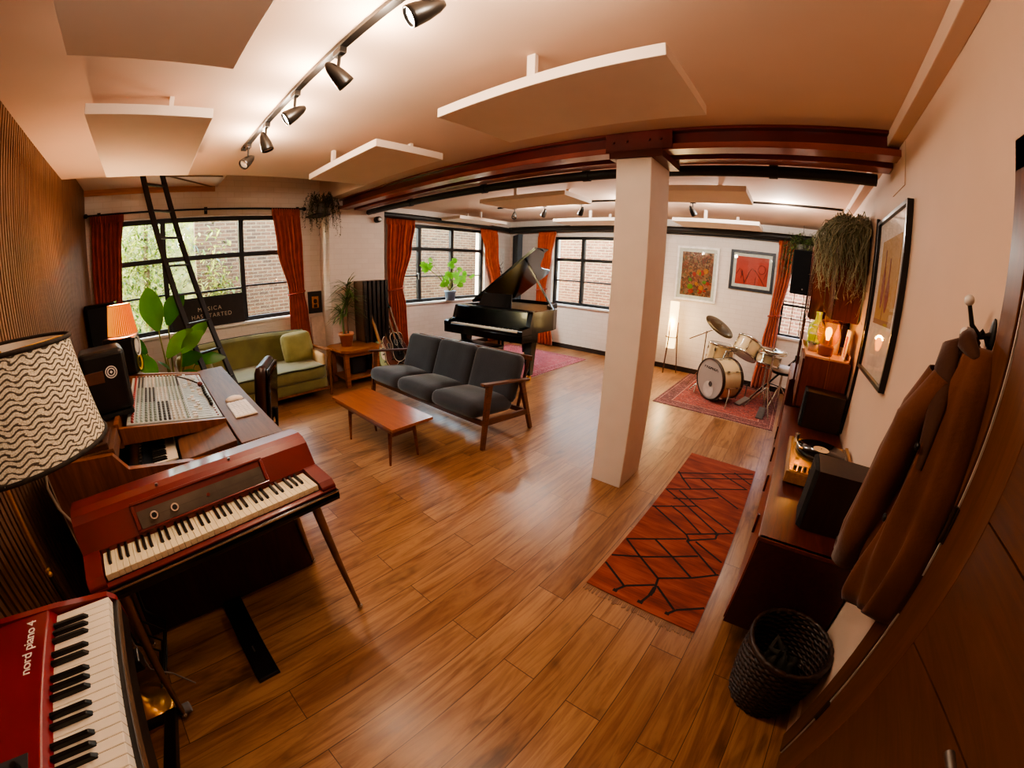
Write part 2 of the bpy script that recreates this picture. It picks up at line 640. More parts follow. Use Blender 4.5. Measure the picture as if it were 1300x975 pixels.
# ceilings
m = M().b(-4.2, XR, YF, 2.62, ZC, ZC + .1).b(XL, XR, 2.5, YB, ZC, ZC + .1).b(XL, -4.2, 2.34, 2.49, ZC + .02, 3.25).b(XL, -4.2, 2.34, 2.5, ZC, ZC + .02)
m.b(-4.19, -4.1, YF, 2.4, ZC + .02, 3.25)
struct('ceiling', m, ceil_paint)
m = M().b(XL, -4.2, YF, .86, 2.765, 2.80).b(XL, -4.2, .84, .88, 2.765, 3.2).b(XL, -4.2, .86, 2.4, 3.18, 3.25)
struct('ceiling', m, ceil_paint, label='recessed loft ceiling over the sofa window')
m = M().b(XL, XL + .03, YF, .84, 2.70, 2.765)
struct('trim_1', m, wood('pine_batten', '#b0713f', '#d69a63', 'y', .5), label='pine batten along the top of the window wall beside the ladder')
m = M().b(-5.05, -5.02, .18, .84, 2.752, 2.765).bar((-5.0, .2, 2.757), (-5.63, .8, 2.757), .02, .012)
struct('trim_2', m, plain('hatch_trim', '#8a6a50', .7), label='edge of the loft hatch in the recessed ceiling')
# boxing along the right wall
m = M().b(.49, XR, YF, 4.93, 2.505, ZC).b(.515, XR, 4.93, YB, 2.53, ZC)
struct('trim_3', m, plaster, label='plaster boxing along the top of the right wall', bev=.004)
struct('trim_4', M().b(XR - .006, XR, 2.42, 2.72, 2.26, 2.50), plaster, label='square plaster patch under the beam end on the right wall')
# skirting
struct('baseboard_back', M().b(XL, XR, YB - .018, YB, 0, .085), plain('dark_skirting', '#2a1e18', .45))
struct('baseboard_left', M().b(XL, XL + .018, 3.26, YB - .018, 0, .085), MATS['dark_skirting'])
struct('baseboard_right', M().b(XR - .014, XR, 1.14, YB - .02, 0, .09), plaster)

# steel beams across the room and the pipes behind them
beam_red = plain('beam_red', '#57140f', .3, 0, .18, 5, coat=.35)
m = M()
for y0 in (2.50, 2.74):
    m.b(-5.30, .56, y0 + .055, y0 + .075, 2.44, ZC)            # web
    m.m(1).b(-5.30, .56, y0, y0 + .13, 2.435, 2.475).m(0)                 # lower flange, the light it catches painted in as pink
    m.b(-5.30, .56, y0, y0 + .13, ZC - .02, ZC)
m.b(-1.24, -.86, 2.47, 2.87, 2.385, 2.435)
m.b(-1.28, -.80, 2.492, 2.50, 2.44, ZC - .01)
for bx_ in (-1.22, -1.12, -.96, -.88):
    m.cyl((bx_, 2.495, 2.51), (bx_, 2.478, 2.51), .012, n=6)
struct('steel_beam', m, [beam_red, plain('flange_highlight', '#8f4a40', .28, 0, .15, 6, coat=.3)], label='pair of red painted steel beams crossing the ceiling over the column', bev=.003)
pipe_black = plain('pipe_black', '#211d1a', .5, .1, .1)
m = M().tube([(.5, 2.97, 2.415), (-5.2, 2.97, 2.415), (-5.42, 3.0, 2.415)], .042, 12)
m.tube([(-5.46, 3.02, 2.43), (-5.46, 6.42, 2.37)], .045, 12)
for px in (-4.2, -2.9, -1.7, -.2):
    m.cyl((px - .03, 2.97, 2.415), (px + .03, 2.97, 2.415), .05, n=12)
struct('trim_5', m, pipe_black, label='black pipe behind the red beams that turns along the window wall')
m = M().tube([(-5.5, 6.46, 2.37), (XR, 6.46, 2.40)], .05, 12)
m.b(-5.62, XR, YB - .10, YB, 2.33, 2.45)
struct('trim_6', m, pipe_black, label='black pipe and rail along the top of the back wall')

# ------------------------------------------------------------------ windows
frame_black = plain('frame_black', '#1d1d1f', .45, .2, .1)
sill_white = plain('sill_white', '#e9e2da', .6, 0, .04)
frost = glassmat('window_glass', '#eef2ee')
def window(name, label, axis, wall, out, hole, mull, trans, bars=(), heavy=.055, sill=True, glass=None, lead=None, handle=None, dark=None):
    """wall = inner face coordinate, out = direction to the outside (+1/-1)"""
    a0, a1, z0, z1 = hole
    d0, d1 = sorted((wall + out * .07, wall + out * .13))
    dd = (d0 + d1) / 2
    m = M()
    def bx(p, q, r, s, e=0):
        if axis == 'x': m.b(d0 - e, d1 + e, p, q, r, s)
        else: m.b(p, q, d0 - e, d1 + e, r, s)
    f = heavy
    bx(a0, a0 + f, z0, z1); bx(a1 - f, a1, z0, z1)
    bx(a0 + f, a1 - f, z0, z0 + f); bx(a0 + f, a1 - f, z1 - f, z1)
    for c in mull: bx(c - f * .6, c + f * .6, z0 + f, z1 - f, .004)
    for c in trans: bx(a0 + f, a1 - f, c - f * .55, c + f * .55, .002)
    for p, q, c in bars: bx(p, q, c - .012, c + .012)
    o = struct('window_' + name, m, frame_black, label, bev=.003)
    g = M()
    if axis == 'x': g.b(dd - .003, dd + .003, a0 + f, a1 - f, z0 + f, z1 - f)
    else: g.b(a0 + f, a1 - f, dd - .003, dd + .003, z0 + f, z1 - f)
    g.build('window_pane', glass or frost, o)
    if lead:
        l = M()
        for k in range(1, lead[0]):
            c = a0 + f + (a1 - a0 - 2 * f) * k / lead[0]
            l.b(c - .006, c + .006, dd - .008, dd + .008, z0 + f, z1 - f)
        for k in range(1, lead[1]):
            c = z0 + f + (z1 - z0 - 2 * f) * k / lead[1]
            l.b(a0 + f, a1 - f, dd - .008, dd + .008, c - .006, c + .006)
        l.build('glazing_bar', plain('lead_bar', '#55524f', .5, .6), o)
    if sill:
        s = M()
        i0, i1 = sorted((wall - out * .045, wall + out * .28))
        if axis == 'x': s.b(i0, i1, a0, a1, z0 - .035, z0 + .001)
        else: s.b(a0, a1, i0, i1, z0 - .035, z0 + .001)
        s.build('window_sill', sill_white, o, bev=.006)
    if handle:
        h = M()
        for (c, z) in handle:
            y_ = wall + out * .06
            p = (lambda u, v, w: (v, u, w)) if axis == 'x' else (lambda u, v, w: (u, v, w))
            h.tube([p(c, wall + out * .07, z), p(c, wall + out * .03, z), p(c, wall + out * .03, z - .11)], .009, 6)
        h.build('window_handle', steel, o)
    return o
window('1', 'wide black framed window behind the green sofa and ladder', 'x', XL, -1, W1, (.17, 1.2), (1.87,), ((1.2, 1.9, 1.44), (-.6, .17, 1.44), (.17, 1.2, 1.42)))
window('2', 'black framed window with the potted plant on its sill', 'x', XL, -1, W2, (4.25, 5.02), (1.90,), ((4.25, 5.02, 1.40), (5.02, 5.84, 1.40), (3.88, 4.25, 1.42)), handle=((4.2, 1.46),))
window('3', 'black framed window in the back wall behind the grand piano', 'y', YB, 1, W3, (-3.86, -3.15), (1.78,), ((-4.5, -3.86, 1.36), (-3.86, -3.15, 1.36), (-3.15, -2.5, 1.36)))
window('4', 'narrow leaded window behind the loudspeaker in the back right corner', 'y', YB, 1, W4, (), (1.39,), (), heavy=.03, lead=(4, 5),
       glass=glassmat('leaded_glass', '#e6e9ee', .2))
# dark board standing in the sofa window, chalk lettering
t = thing('chalkboard', 'dark board with chalk lettering standing in the window behind the ladder', 'sign', (XL - .03, .66, .968))
M().b(XL - .045, XL - .02, .20, 1.17, .968, 1.335).build('board', plain('board_dark', '#221a17', .7, 0, .2), t, w=True, bev=.004)
M().b(XL - .05, XL - .015, .18, .20, .968, 1.36).b(XL - .05, XL - .015, .20, 1.17, 1.335, 1.36).build('frame', frame_black, t, w=True)
mt = frame3((0, 1, 0), (0, 0, 1))
text('lettering', 'MUSICA', plain('chalk', '#b9a896', .9), t, (XL - .019, .70, 1.20), .075, mat3=mt, spacing=1.3)
text('lettering', 'HAS STARTED', MATS['chalk'], t, (XL - .019, .72, 1.11), .075, mat3=mt, spacing=1.2)

# ------------------------------------------------------------------ outside the windows
yard = brickmat('yard_brick', '#5c3c24', '#3c2616', '#6e5c44', (1, 2), mort=.012, bmp=.5, var=.55)
yard2 = brickmat('yard_brick_far', '#633c26', '#4a2c1c', '#7a684f', (0, 2), mort=.012, bmp=.5, var=.5)
struct('exterior_wall', M().b(-9.1, -8.9, .9, 10.5, -1, 3.0), yard, label='brick wall of the next building outside the left windows')
struct('exterior_wall', M().b(-9.0, 2.5, 9.4, 9.6, -1, 2.9), yard2, label='brick wall outside the back windows')
struct('ground', M().b(-14, 3, -8, 11, -1.05, -1), plain('yard_paving', '#8d8478', .9), label='paved yard outside')
leafg = leafmat('leaf_green', '#5d6e30', .6, .4, .45, 3)
leafy = leafmat('leaf_olive', '#8a8a52', .6, .4, .4, 3)
leafd = plain('leaf_dark_green', '#2a4419', .35, 0, .3, 4)
bark = plain('bark', '#5a4632', .85, 0, .3, 10, bmp=.4)
def tree(loc, hgt, rad, n, lab, seed):
    rnd = random.Random(seed)
    t = thing('garden_tree', lab, 'tree', loc, 0, 'trees outside the sofa window')
    M().tube([(0, 0, 0), (.05, .03, hgt * .5), (0, .1, hgt * .9)], [.09, .07, .03], 8).build('trunk', bark, t)
    m = M()
    for i in range(n):
        u, v, w_ = rnd.gauss(0, .42), rnd.gauss(0, .42), rnd.gauss(0, .42)
        c = Vector((u * rad, v * rad * 1.2, hgt * .68 + w_ * hgt * .48))
        d = Vector((rnd.uniform(-1, 1), rnd.uniform(-1, 1), rnd.uniform(-.6, .5)))
        m.m(rnd.choice((0, 0, 1, 2, 2))).leaf(c, d, rnd.uniform(.07, .14), rnd.uniform(.03, .06), droop=.3, n=2)
    o = m.build('foliage', [leafg, leafd, leafy], t)
tree((-8.3, -2.2, -1), 4.4, 1.1, 4200, 'bushy green tree outside the sofa window, nearest the slatted wall', 3)
tree((-8.0, -.15, -1), 4.2, .85, 4200, 'bushy green tree outside the sofa window, behind the ladder', 5)
tree((-8.3, 1.25, -1), 2.9, .34, 1100, 'small green tree against the brick wall outside the sofa window', 9)
struct('exterior_wall', M().b(-11.2, -11, -8, 1.8, -1, 3.3), plain('hedge_fence', '#6f6c3e', .9, 0, .7, 5), label='garden boundary behind the trees outside')

# ------------------------------------------------------------------ door in the right wall, beside the camera
oak_door = wood('door_wood', '#4a2812', '#6b3f1e', 'z', .4, coat=.1)
oak_cross = wood('door_wood_cross', '#42230f', '#5f3719', 'y', .4, coat=.1)
m = M()
m.b(XR - .022, XR, 1.04, 1.125, 0, 2.06).b(XR - .022, XR, .11, .20, 0, 2.06).b(XR - .022, XR, .11, 1.125, 1.98, 2.06)
m.b(XR - .012, XR, 1.025, 1.04, 0, 1.98).b(XR - .012, XR, .20, .215, 0, 1.98)
d = struct('door_1', m, oak_door, 'flush oak door with diagonal veneer joints in the right wall', bev=.003)
mm = M().b(XR - .02, XR - .001, .87, 1.018, .005, 1.972).b(XR - .02, XR - .001, .22, .37, .005, 1.972)
mm.build('door_panel', oak_door, d, bev=.0015)
M().prism([(.372, .005), (.868, .005), (.868, .885), (.372, 1.02)], XR - .02, XR - .001, 'x').prism([(.372, 1.025), (.868, .89), (.868, 1.235), (.372, 1.235)], XR - .02, XR - .001, 'x').prism([(.372, 1.24), (.868, 1.24), (.868, 1.972), (.372, 1.972)], XR - .02, XR - .001, 'x').build('door_panel', oak_cross, d, bev=.0015)
for z in (.36, 1.14, 1.86):
    hg = M().cyl((XR - .026, 1.021, z - .05), (XR - .026, 1.021, z + .05), .007, n=8).b(XR - .024, XR - .02, 1.008, 1.034, z - .05, z + .05)
    hg.build('hinge', plain('hinge_bronze', '#4a3424', .4, .7), d)
M().b(XR - .0225, XR - .014, 1.0225, 1.0255, .02, 1.96).build('seal', plain('seal_grey', '#cbbfb2', .4), d)
hd = M().cyl((XR - .02, .36, 1.0), (XR - .055, .36, 1.0), .012).tube([(XR - .055, .355, 1.0), (XR - .058, .49, 1.0)], .010, 10)
hd.lathe([(0, .006), (.026, .005), (.026, 0)], (XR - .02, .36, 1.0), 16, frame3((0, 1, 0), (0, 0, 1)) @ RY(PI))
hd.build('door_handle', steel, d)
# ================================================================== HANGING FROM THE CEILING
def cloud(x0, x1, y0, y1, label, post=None, postdir='x'):
    cx, cy = (x0 + x1) / 2, (y0 + y1) / 2
    t = thing('acoustic_baffle', label, 'ceiling panel', (cx, cy, 2.4), 0, 'white acoustic panels hung from the ceiling')
    M().b(x0, x1, y0, y1, 2.4, 2.452).build('panel', panel_white, t, w=True, bev=.003)
    for px, py in post:
        M().b(px - .022, px + .022, py - .012, py + .012, 2.452, ZC).build('bracket', panel_white, t, w=True)
    return t
cloud(-1.62, -.42, -.31, .285, 'white acoustic panel above the camera, cut off by the top of the photo', [(-1.45, .1), (-.6, .1)])
cloud(-3.45, -2.18, -.31, .30, 'white acoustic panel beside the slatted wall, hiding the top of the ladder', [(-3.3, .1), (-2.4, .1)])
cloud(-3.46, -2.29, 1.33, 1.90, 'white acoustic panel nearest the hanging plant, over the coffee table', [(-3.1, 1.40), (-2.6, 1.82)])
cloud(-1.64, -.44, 1.31, 1.90, 'large bright-edged white acoustic panel in front of the column', [(-1.06, 1.36), (-1.0, 1.84)])
cloud(-3.57, -2.31, 3.58, 4.18, 'white acoustic panel just beyond the red beams, between the grey sofa and the piano', [(-3.05, 3.66), (-2.6, 4.1)])
cloud(-1.68, -.47, 3.58, 4.16, 'white acoustic panel beyond the red beams, right of the column', [(-1.36, 3.64), (-.8, 4.1)])
cloud(-5.52, -4.94, 4.50, 5.70, 'white acoustic panel over the potted plant window, lengthwise along the wall', [(-5.05, 5.1), (-5.4, 5.1)])
cloud(-3.85, -2.65, 5.62, 6.22, 'white acoustic panel before the back window, left of the column', [(-3.15, 5.68), (-3.0, 6.1)])
cloud(-1.75, -.53, 5.55, 6.15, 'white acoustic panel over the drum kit in front of the framed pictures', [(-1.28, 5.62), (-.9, 6.1)])

spot_black = plain('spot_black', '#1a1613', .35, .3, .1)
lamp_white = glow('lamp_white', '#fff4e2', 40)
lamp_off = plain('lamp_off', '#cfc6b8', .2, 0)
def track(y, x0, x1, label):
    t = thing('ceiling_track', label, 'light track', (x0, y, ZC))
    M().b(x0, x1, y - .018, y + .018, ZC - .022, ZC).build('rail', spot_black, t, w=True, bev=.002)
    M().b(x0 - .03, x0 + .06, y - .02, y + .02, ZC - .026, ZC).build('end_cap', spot_black, t, w=True, bev=.003)
    return t
track(.70, -3.24, .45, 'black lighting track over the desk side of the room')
track(4.88, -4.4, .47, 'thin black lighting track over the piano and drum side')
def spot(x, y, d, label, lit, grp, s=1.0):
    t = thing('track_spotlight', label, 'spotlight', (x, y, ZC - .022), 0, grp)
    M().b(-.035, .035, -.016, .016, -.03, .0).cyl((0, 0, -.03), (0, 0, -.085), .008, n=8).build('adapter', spot_black, t, bev=.002)
    d = Vector(d).normalized()
    c = Vector((0, 0, -.125))
    mt = d.to_track_quat('Z', 'Y').to_matrix()
    h = M().lathe([(0, -.075), (.012, -.07), (.025, -.045), (.036, 0), (.041, .045), (.040, .058), (.034, .058), (.03, .045)], c, 20, mt)
    h.build('lamp_head', spot_black, t)
    b = M().lathe([(0, .05), (.031, .048)], c, 20, mt)
    b.build('bulb', lamp_white if lit else lamp_off, t)
    return t
G1 = 'black spotlights on the near lighting track'
G2 = 'black spotlights on the far lighting track'
spot(-.97, .70, (-.35, -.6, -.45), 'lit black spotlight cut off by the top edge of the photo', True, G1)
spot(-1.56, .70, (.1, .75, -.65), 'unlit black spotlight second along the near track from the photo top', False, G1)
spot(-2.08, .70, (-.15, -.72, -.55), 'lit black spotlight shining towards the slatted wall', True, G1)
spot(-2.62, .70, (.1, .3, -.9), 'unlit black spotlight pointing down, next to the last one on the near track', False, G1)
spot(-3.10, .70, (.35, -.6, -.55), 'black spotlight at the end of the near track above the ladder', False, G1)
spot(-4.08, 4.88, (.3, -.5, -.8), 'small black spotlight above the grand piano, leftmost on the far track', False, G2)
spot(-3.5, 4.88, (-.5, .2, -.7), 'small black spotlight tilted left above the grand piano lid', False, G2)
spot(-2.86, 4.88, (-.5, .3, -.7), 'small black spotlight on the far track just left of the column', False, G2)
spot(-1.28, 4.88, (.4, .5, -.8), 'small black spotlight above the framed pictures right of the column', False, G2)

# ================================================================== CURTAINS
velvet = plain('rust_velvet', '#ab481f', .75, 0, .22, 9, sheen=.4)
velvet_d = plain('rust_velvet_dark', '#94331a', .78, 0, .25, 9, sheen=.4)
def curtain(label, axis, wall, keys, folds, amp, mat, tie=None, header=.06, seed=1):
    """keys = [(z, lo, hi)...] from top to floor: the span along the wall at each height"""
    t = thing('curtain', label, 'curtain', ((wall, (keys[0][1] + keys[0][2]) / 2, keys[-1][0]) if axis == 'x' else ((keys[0][1] + keys[0][2]) / 2, wall, keys[-1][0])), 0, 'rust orange velvet curtains')
    rnd = random.Random(seed)
    ph = [rnd.uniform(0, 6) for _ in range(4)]
    def at(z):
        for (z1, a1, b1), (z0, a0, b0) in zip(keys, keys[1:]):
            if z0 <= z <= z1:
                k = (z - z0) / (z1 - z0)
                k = k * k * (3 - 2 * k)
                return a0 + (a1 - a0) * k, b0 + (b1 - b0) * k
        return keys[-1][1:]
    zt, zb = keys[0][0], keys[-1][0]
    def fn(u, v):
        z = zt + (zb - zt) * v
        a, b = at(z)
        wr = (b - a) / max(1e-6, keys[0][2] - keys[0][1])
        k = .35 if v < .03 else 1
        off = amp * k * (math.sin(2 * PI * folds * u + ph[0] + .5 * math.sin(3 * v + ph[1])) + .35 * math.sin(2 * PI * folds * 2.3 * u + ph[2] + 2 * v)) * min(1.4, max(.5, wr))
        s = a + (b - a) * (u + .012 * math.sin(9 * v + 14 * u + ph[3]))
        return (wall + off, s, z) if axis == 'x' else (s, wall + off, z)
    M().grid(fn, int(folds * 10), 40).build('drape', mat, t, w=True, solid=.004)
    def hd(u, v):
        z = zt + .02 - .10 * v
        a, b = at(min(zt, z))
        off = amp * .5 * math.sin(2 * PI * folds * 2 * u)
        s = a - .008 + (b - a + .016) * u
        return (wall + off + .006, s, z) if axis == 'x' else (s, wall + off - .006, z)
    M().grid(hd, int(folds * 14), 3).build('heading', mat, t, w=True, solid=.006)
    if tie:
        a, b = at(tie)
        m = M()
        pts = []
        for k in range(17):
            an = 2 * PI * k / 16
            c, r = (a + b) / 2, (b - a) / 2 + .015
            p, o_ = c + r * math.cos(an), wall + (amp * 1.6 + .02) * math.sin(an)
            pts.append((o_, p, tie + .02 * math.cos(an)) if axis == 'x' else (p, o_, tie + .02 * math.cos(an)))
        m.tube(pts, .012, 6, cap=False)
        m.build('tie_back', velvet_d, t, w=True)
    return t
curtain('straight dark red curtain at the slatted wall end of the sofa window', 'x', XL + .09, [(2.44, -.69, -.31), (2.0, -.70, -.345), (1.3, -.72, -.40), (.75, -.72, -.40)], 7, .022, velvet_d, seed=2)
curtain('rust curtain tied back between the sofa window and the small dark picture', 'x', XL + .10, [(2.44, 1.60, 1.99), (1.9, 1.66, 2.02), (1.28, 1.80, 2.03), (1.0, 1.79, 2.07), (.05, 1.76, 2.14)], 6, .03, velvet, tie=1.28, seed=3)
curtain('rust curtain tied back behind the guitars', 'x', XL + .13, [(2.36, 3.44, 3.99), (1.9, 3.44, 3.92), (1.22, 3.46, 3.74), (.9, 3.46, 3.80), (.02, 3.47, 3.84)], 7, .035, velvet, tie=1.22, seed=4)
curtain('orange curtain between the potted plant window and the corner, left of the piano lid', 'x', XL + .10, [(2.36, 5.62, 6.10), (1.9, 5.76, 6.13), (1.2, 5.98, 6.25), (.9, 5.94, 6.26), (.02, 5.9, 6.28)], 6, .035, velvet, tie=1.15, seed=5)
curtain('orange curtain left of the back window, behind the piano lid', 'y', YB - .11, [(2.33, -4.80, -4.38), (1.8, -4.80, -4.46), (1.15, -4.80, -4.58), (.8, -4.80, -4.50), (.02, -4.83, -4.34)], 6, .035, velvet, tie=1.15, seed=6)
curtain('sliver of orange curtain showing beside the column, left of the glowing floor lamp', 'y', YB - .11, [(2.33, -2.62, -2.2), (1.2, -2.5, -2.2), (.02, -2.52, -2.16)], 5, .03, velvet, seed=7)
curtain('rust curtain right of the red picture, behind the drum kit', 'y', YB - .11, [(2.36, -.29, -.04), (1.9, -.30, -.07), (1.2, -.33, -.16), (.8, -.38, -.15), (.02, -.44, -.13)], 5, .035, velvet, tie=1.2, seed=8)
t = thing('curtain_rod', 'black curtain rod over the sofa window', 'curtain rod', (XL + .1, -.7, 2.46))
M().tube([(XL + .1, -.74, 2.46), (XL + .1, 2.06, 2.46)], .012, 8).build('rod', black_metal, t, w=True)
M().sph((XL + .1, -.745, 2.46), .028).sph((XL + .1, 2.07, 2.46), .028).build('finial', black_metal, t, w=True)
for y in (-.6, .72, 2.0):
    M().b(XL, XL + .11, y - .008, y + .008, 2.452, 2.468).b(XL, XL + .012, y - .02, y + .02, 2.41, 2.5).build('bracket', black_metal, t, w=True)

# ================================================================== LADDER
ladder_black = plain('ladder_black', '#1c1512', .5, .2, .2)
B0, T0 = Vector((-3.83, .66, 0)), Vector((-4.76, .02, 2.80))
wd = Vector((-.556, .831, 0))
t = thing('loft_ladder', 'dark steel loft ladder leaning up to the hatch in front of the sofa window', 'ladder', B0)
for s in (-1, 1):
    M().bar(B0 + wd * .155 * s, T0 + wd * .125 * s, .028, .055, up=wd).build('rail', ladder_black, t, w=True, bev=.003)
    M().ob(B0 + wd * .155 * s + Vector((0, 0, .015)), (.05, .06, .03)).build('rubber_foot', black_satin, t, w=True)
for k in range(1, 10):
    f = k / 10 + .025
    c = B0.lerp(T0, f)
    w_ = .155 - .03 * f
    M().bar(c - wd * w_, c + wd * w_, .045, .02).build('rung', ladder_black, t, w=True, bev=.003)

# ================================================================== GREEN SOFA CORNER
olive = plain('olive_velvet', '#6b6636', .8, 0, .16, 6, sheen=.5, bmp=.1)
olive_d = plain('olive_piping', '#2e2b12', .8)
olive_l = plain('olive_cushion', '#8b8650', .85, 0, .15, 8, sheen=.4, bmp=.1)
oakm = wood('arm_wood', '#5a3216', '#8f5a2b', 'z', .4)
SX0, SX1, SY0, SY1 = -5.48, -4.55, .12, 1.94
t = thing('green_sofa', 'olive green velvet sofa with wooden arms under the window', 'sofa', ((SX0 + SX1) / 2, (SY0 + SY1) / 2, 0))
M().cushion(SX0 + .2, SX1 + .02, SY0 + .09, SY1 - .06, .26, .43, .05, .012).build('seat', olive, t, w=True, weld=True)
M().cushion(SX0 + .12, SX1 - .01, SY0 + .05, SY1 - .05, .13, .275, .03, 0).build('seat_base', olive, t, w=True, weld=True)
ln = [(SX1 + .02, SY0 + .1 + (SY1 - SY0 - .18) * k / 20, .425 + .006 * math.sin(k)) for k in range(21)]
M().tube(ln, .009, 6).build('piping', olive_d, t, w=True)
def backf(u, v):
    y = SY0 + .05 + (SY1 - SY0 - .10) * u
    a = v * 2 * PI
    crown = .025 * math.sin(PI * u)
    # closed cross-section of the back, leaning to the wall
    px = [(-5.16, .25), (-5.20, .42), (-5.25, .58), (-5.31, .74 + crown), (-5.36, .785 + crown), (-5.43, .77 + crown), (-5.47, .70), (-5.47, .40), (-5.45, .2), (-5.2, .2), (-5.16, .25)]
    k = v * (len(px) - 1)
    i = min(int(k), len(px) - 2)
    f = k - i
    bow = -.05 * (2 * u - 1) ** 2 * -1
    return (px[i][0] + (px[i + 1][0] - px[i][0]) * f + bow * .6, y, px[i][1] + (px[i + 1][1] - px[i][1]) * f)
m = M().grid(backf, 24, 40)
for u in (0, 1):
    pp = [backf(u, k / 10) for k in range(10)]
    m.add(pp, [tuple(range(10))])
m.build('backrest', olive, t, w=True)
M().tube([(backf(k / 24, .42)[0], backf(k / 24, .42)[1], backf(k / 24, .42)[2] + .004) for k in range(25)], .008, 6).build('piping', MATS['olive_piping'], t, w=True)
for y, nm in ((SY1, 1), (SY0, -1)):
    m = M()
    m.bar((SX0 + .05, y, .565), (SX1 - .02, y, .60), .06, .03)
    m.bar((SX1 - .04, y, .585), (SX1 - .07, y, .0), .045, .055, up=(1, 0, 0), w2=.03, h2=.035)
    m.bar((SX0 + .12, y, .56), (SX0 + .06, y, .0), .045, .055, up=(1, 0, 0), w2=.03, h2=.035)
    m.build('arm', oakm, t, w=True, bev=.006)
    M().cushion(SX0 + .08, SX1 - .06, y - nm * .055 - .022, y - nm * .055 + .022, .2, .55, .02, .01).build('arm_panel', plain('arm_cream', '#c9a878', .85, 0, .1), t, w=True, weld=True)
M().b(SX0 + .12, SX1 - .03, SY0 + .02, SY1 - .02, .105, .135).build('base_rail', oakm, t, w=True)
def pillow(label, c, size, rot, mat, name='cushion'):
    t_ = thing(name, label, 'cushion', c)
    mt = rot.to_4x4()
    M().cushion(-size[0] / 2, size[0] / 2, -size[1] / 2, size[1] / 2, -size[2] / 2, size[2] / 2, size[2] * .48, size[2] * .3, xf=mt).build('cover', mat, t_, weld=True)
    return t_
pillow('square light olive cushion standing against the right arm of the green sofa', (-5.07, 1.70, .60), (.40, .40, .13), RZ(-.12) @ RY(1.22) @ RZ(.06), olive_l)
pillow('flat golden olive cushion at the ladder end of the green sofa', (-5.06, .36, .58), (.38, .42, .13), RZ(.35) @ RY(1.05), plain('gold_cushion', '#7c6a2c', .85, 0, .15, 8, sheen=.4))

side_oak = wood('side_oak', '#6f3a16', '#a8632a', 'y', .35, coat=.2)
TX0, TX1, TY0, TY1 = -5.26, -4.62, 2.17, 2.80
t = thing('side_table', 'low oak side table with clipped corners holding the spiky plant', 'side table', ((TX0 + TX1) / 2, (TY0 + TY1) / 2, 0))
c = .09
M().prism([(TX0 + c, TY0), (TX1 - c, TY0), (TX1, TY0 + c), (TX1, TY1 - c), (TX1 - c, TY1), (TX0 + c, TY1), (TX0, TY1 - c), (TX0, TY0 + c)], .485, .52, 'z').build('table_top', side_oak, t, w=True, bev=.006)
for px in (TX0 + .1, TX1 - .1):
    for py in (TY0 + .08, TY1 - .08):
        M().b(px - .032, px + .032, py - .032, py + .032, 0, .485).build('leg', side_oak, t, w=True, bev=.006)
M().b(TX0 + .1, TX1 - .1, TY0 + .08, TY0 + .11, .41, .48).b(TX0 + .1, TX1 - .1, TY1 - .11, TY1 - .08, .41, .48).b(TX1 - .12, TX1 - .09, TY0 + .1, TY1 - .1, .41, .48).build('apron', side_oak, t, w=True)
M().b(TX0 + .1, TX1 - .07, TY0 + .06, TY1 - .06, .10, .125).build('shelf', side_oak, t, w=True, bev=.004)
t = thing('amplifier', 'small dark box under the oak side table', 'amplifier', (-5.0, 2.50, .125))
M().b(-5.17, -4.86, 2.40, 2.63, .126, .36).build('cabinet', black_satin, t, w=True, bev=.01)
M().tube([(-5.0, 2.42, .36), (-5.0, 2.45, .39), (-5.0, 2.58, .39), (-5.0, 2.61, .36)], .008, 6).build('handle', black_metal, t, w=True)

terra = plain('terracotta', '#b9734c', .85, 0, .12, 9, bmp=.1)
soil = plain('soil', '#2a1d14', .95, 0, .3, 30)
spike = plain('spike_green', '#56682e', .5, 0, .35, 3)
t = thing('dracaena_plant', 'spiky two-headed plant in a terracotta pot on the oak side table', 'potted plant', (-4.98, 2.40, .52))
M().lathe([(0, 0), (.072, 0), (.098, .15), (.108, .15), (.11, .19), (.098, .19), (.092, .165), (0, .165)], n=24).build('pot', terra, t)
M().lathe([(0, .168), (.09, .168)], n=20).build('soil', soil, t)
heads = [((.02, .03, .62), .02, 64, .34), ((-.02, -.03, .44), .02, 54, .30), ((.0, .05, .80), .01, 40, .30)]
for (hx, hy, hz), r, n_, L in heads[:2]:
    M().tube([(hx * .6, hy * .8, .16), (hx, hy, hz)], [.012, .009], 8).build('stem', bark, t)
rnd = random.Random(11)
m = M()
for (hx, hy, hz), r, n_, L in heads:
    for k in range(n_):
        a = rnd.uniform(0, 2 * PI)
        e = rnd.uniform(-.35, 1.15)
        d = (math.cos(a) * math.cos(e), math.sin(a) * math.cos(e), math.sin(e))
        m.leaf((hx, hy, hz + rnd.uniform(-.08, .06)), d, L * rnd.uniform(.7, 1.1), .018, droop=.35, n=5, tipp=.35)
m.build('foliage', spike, t)

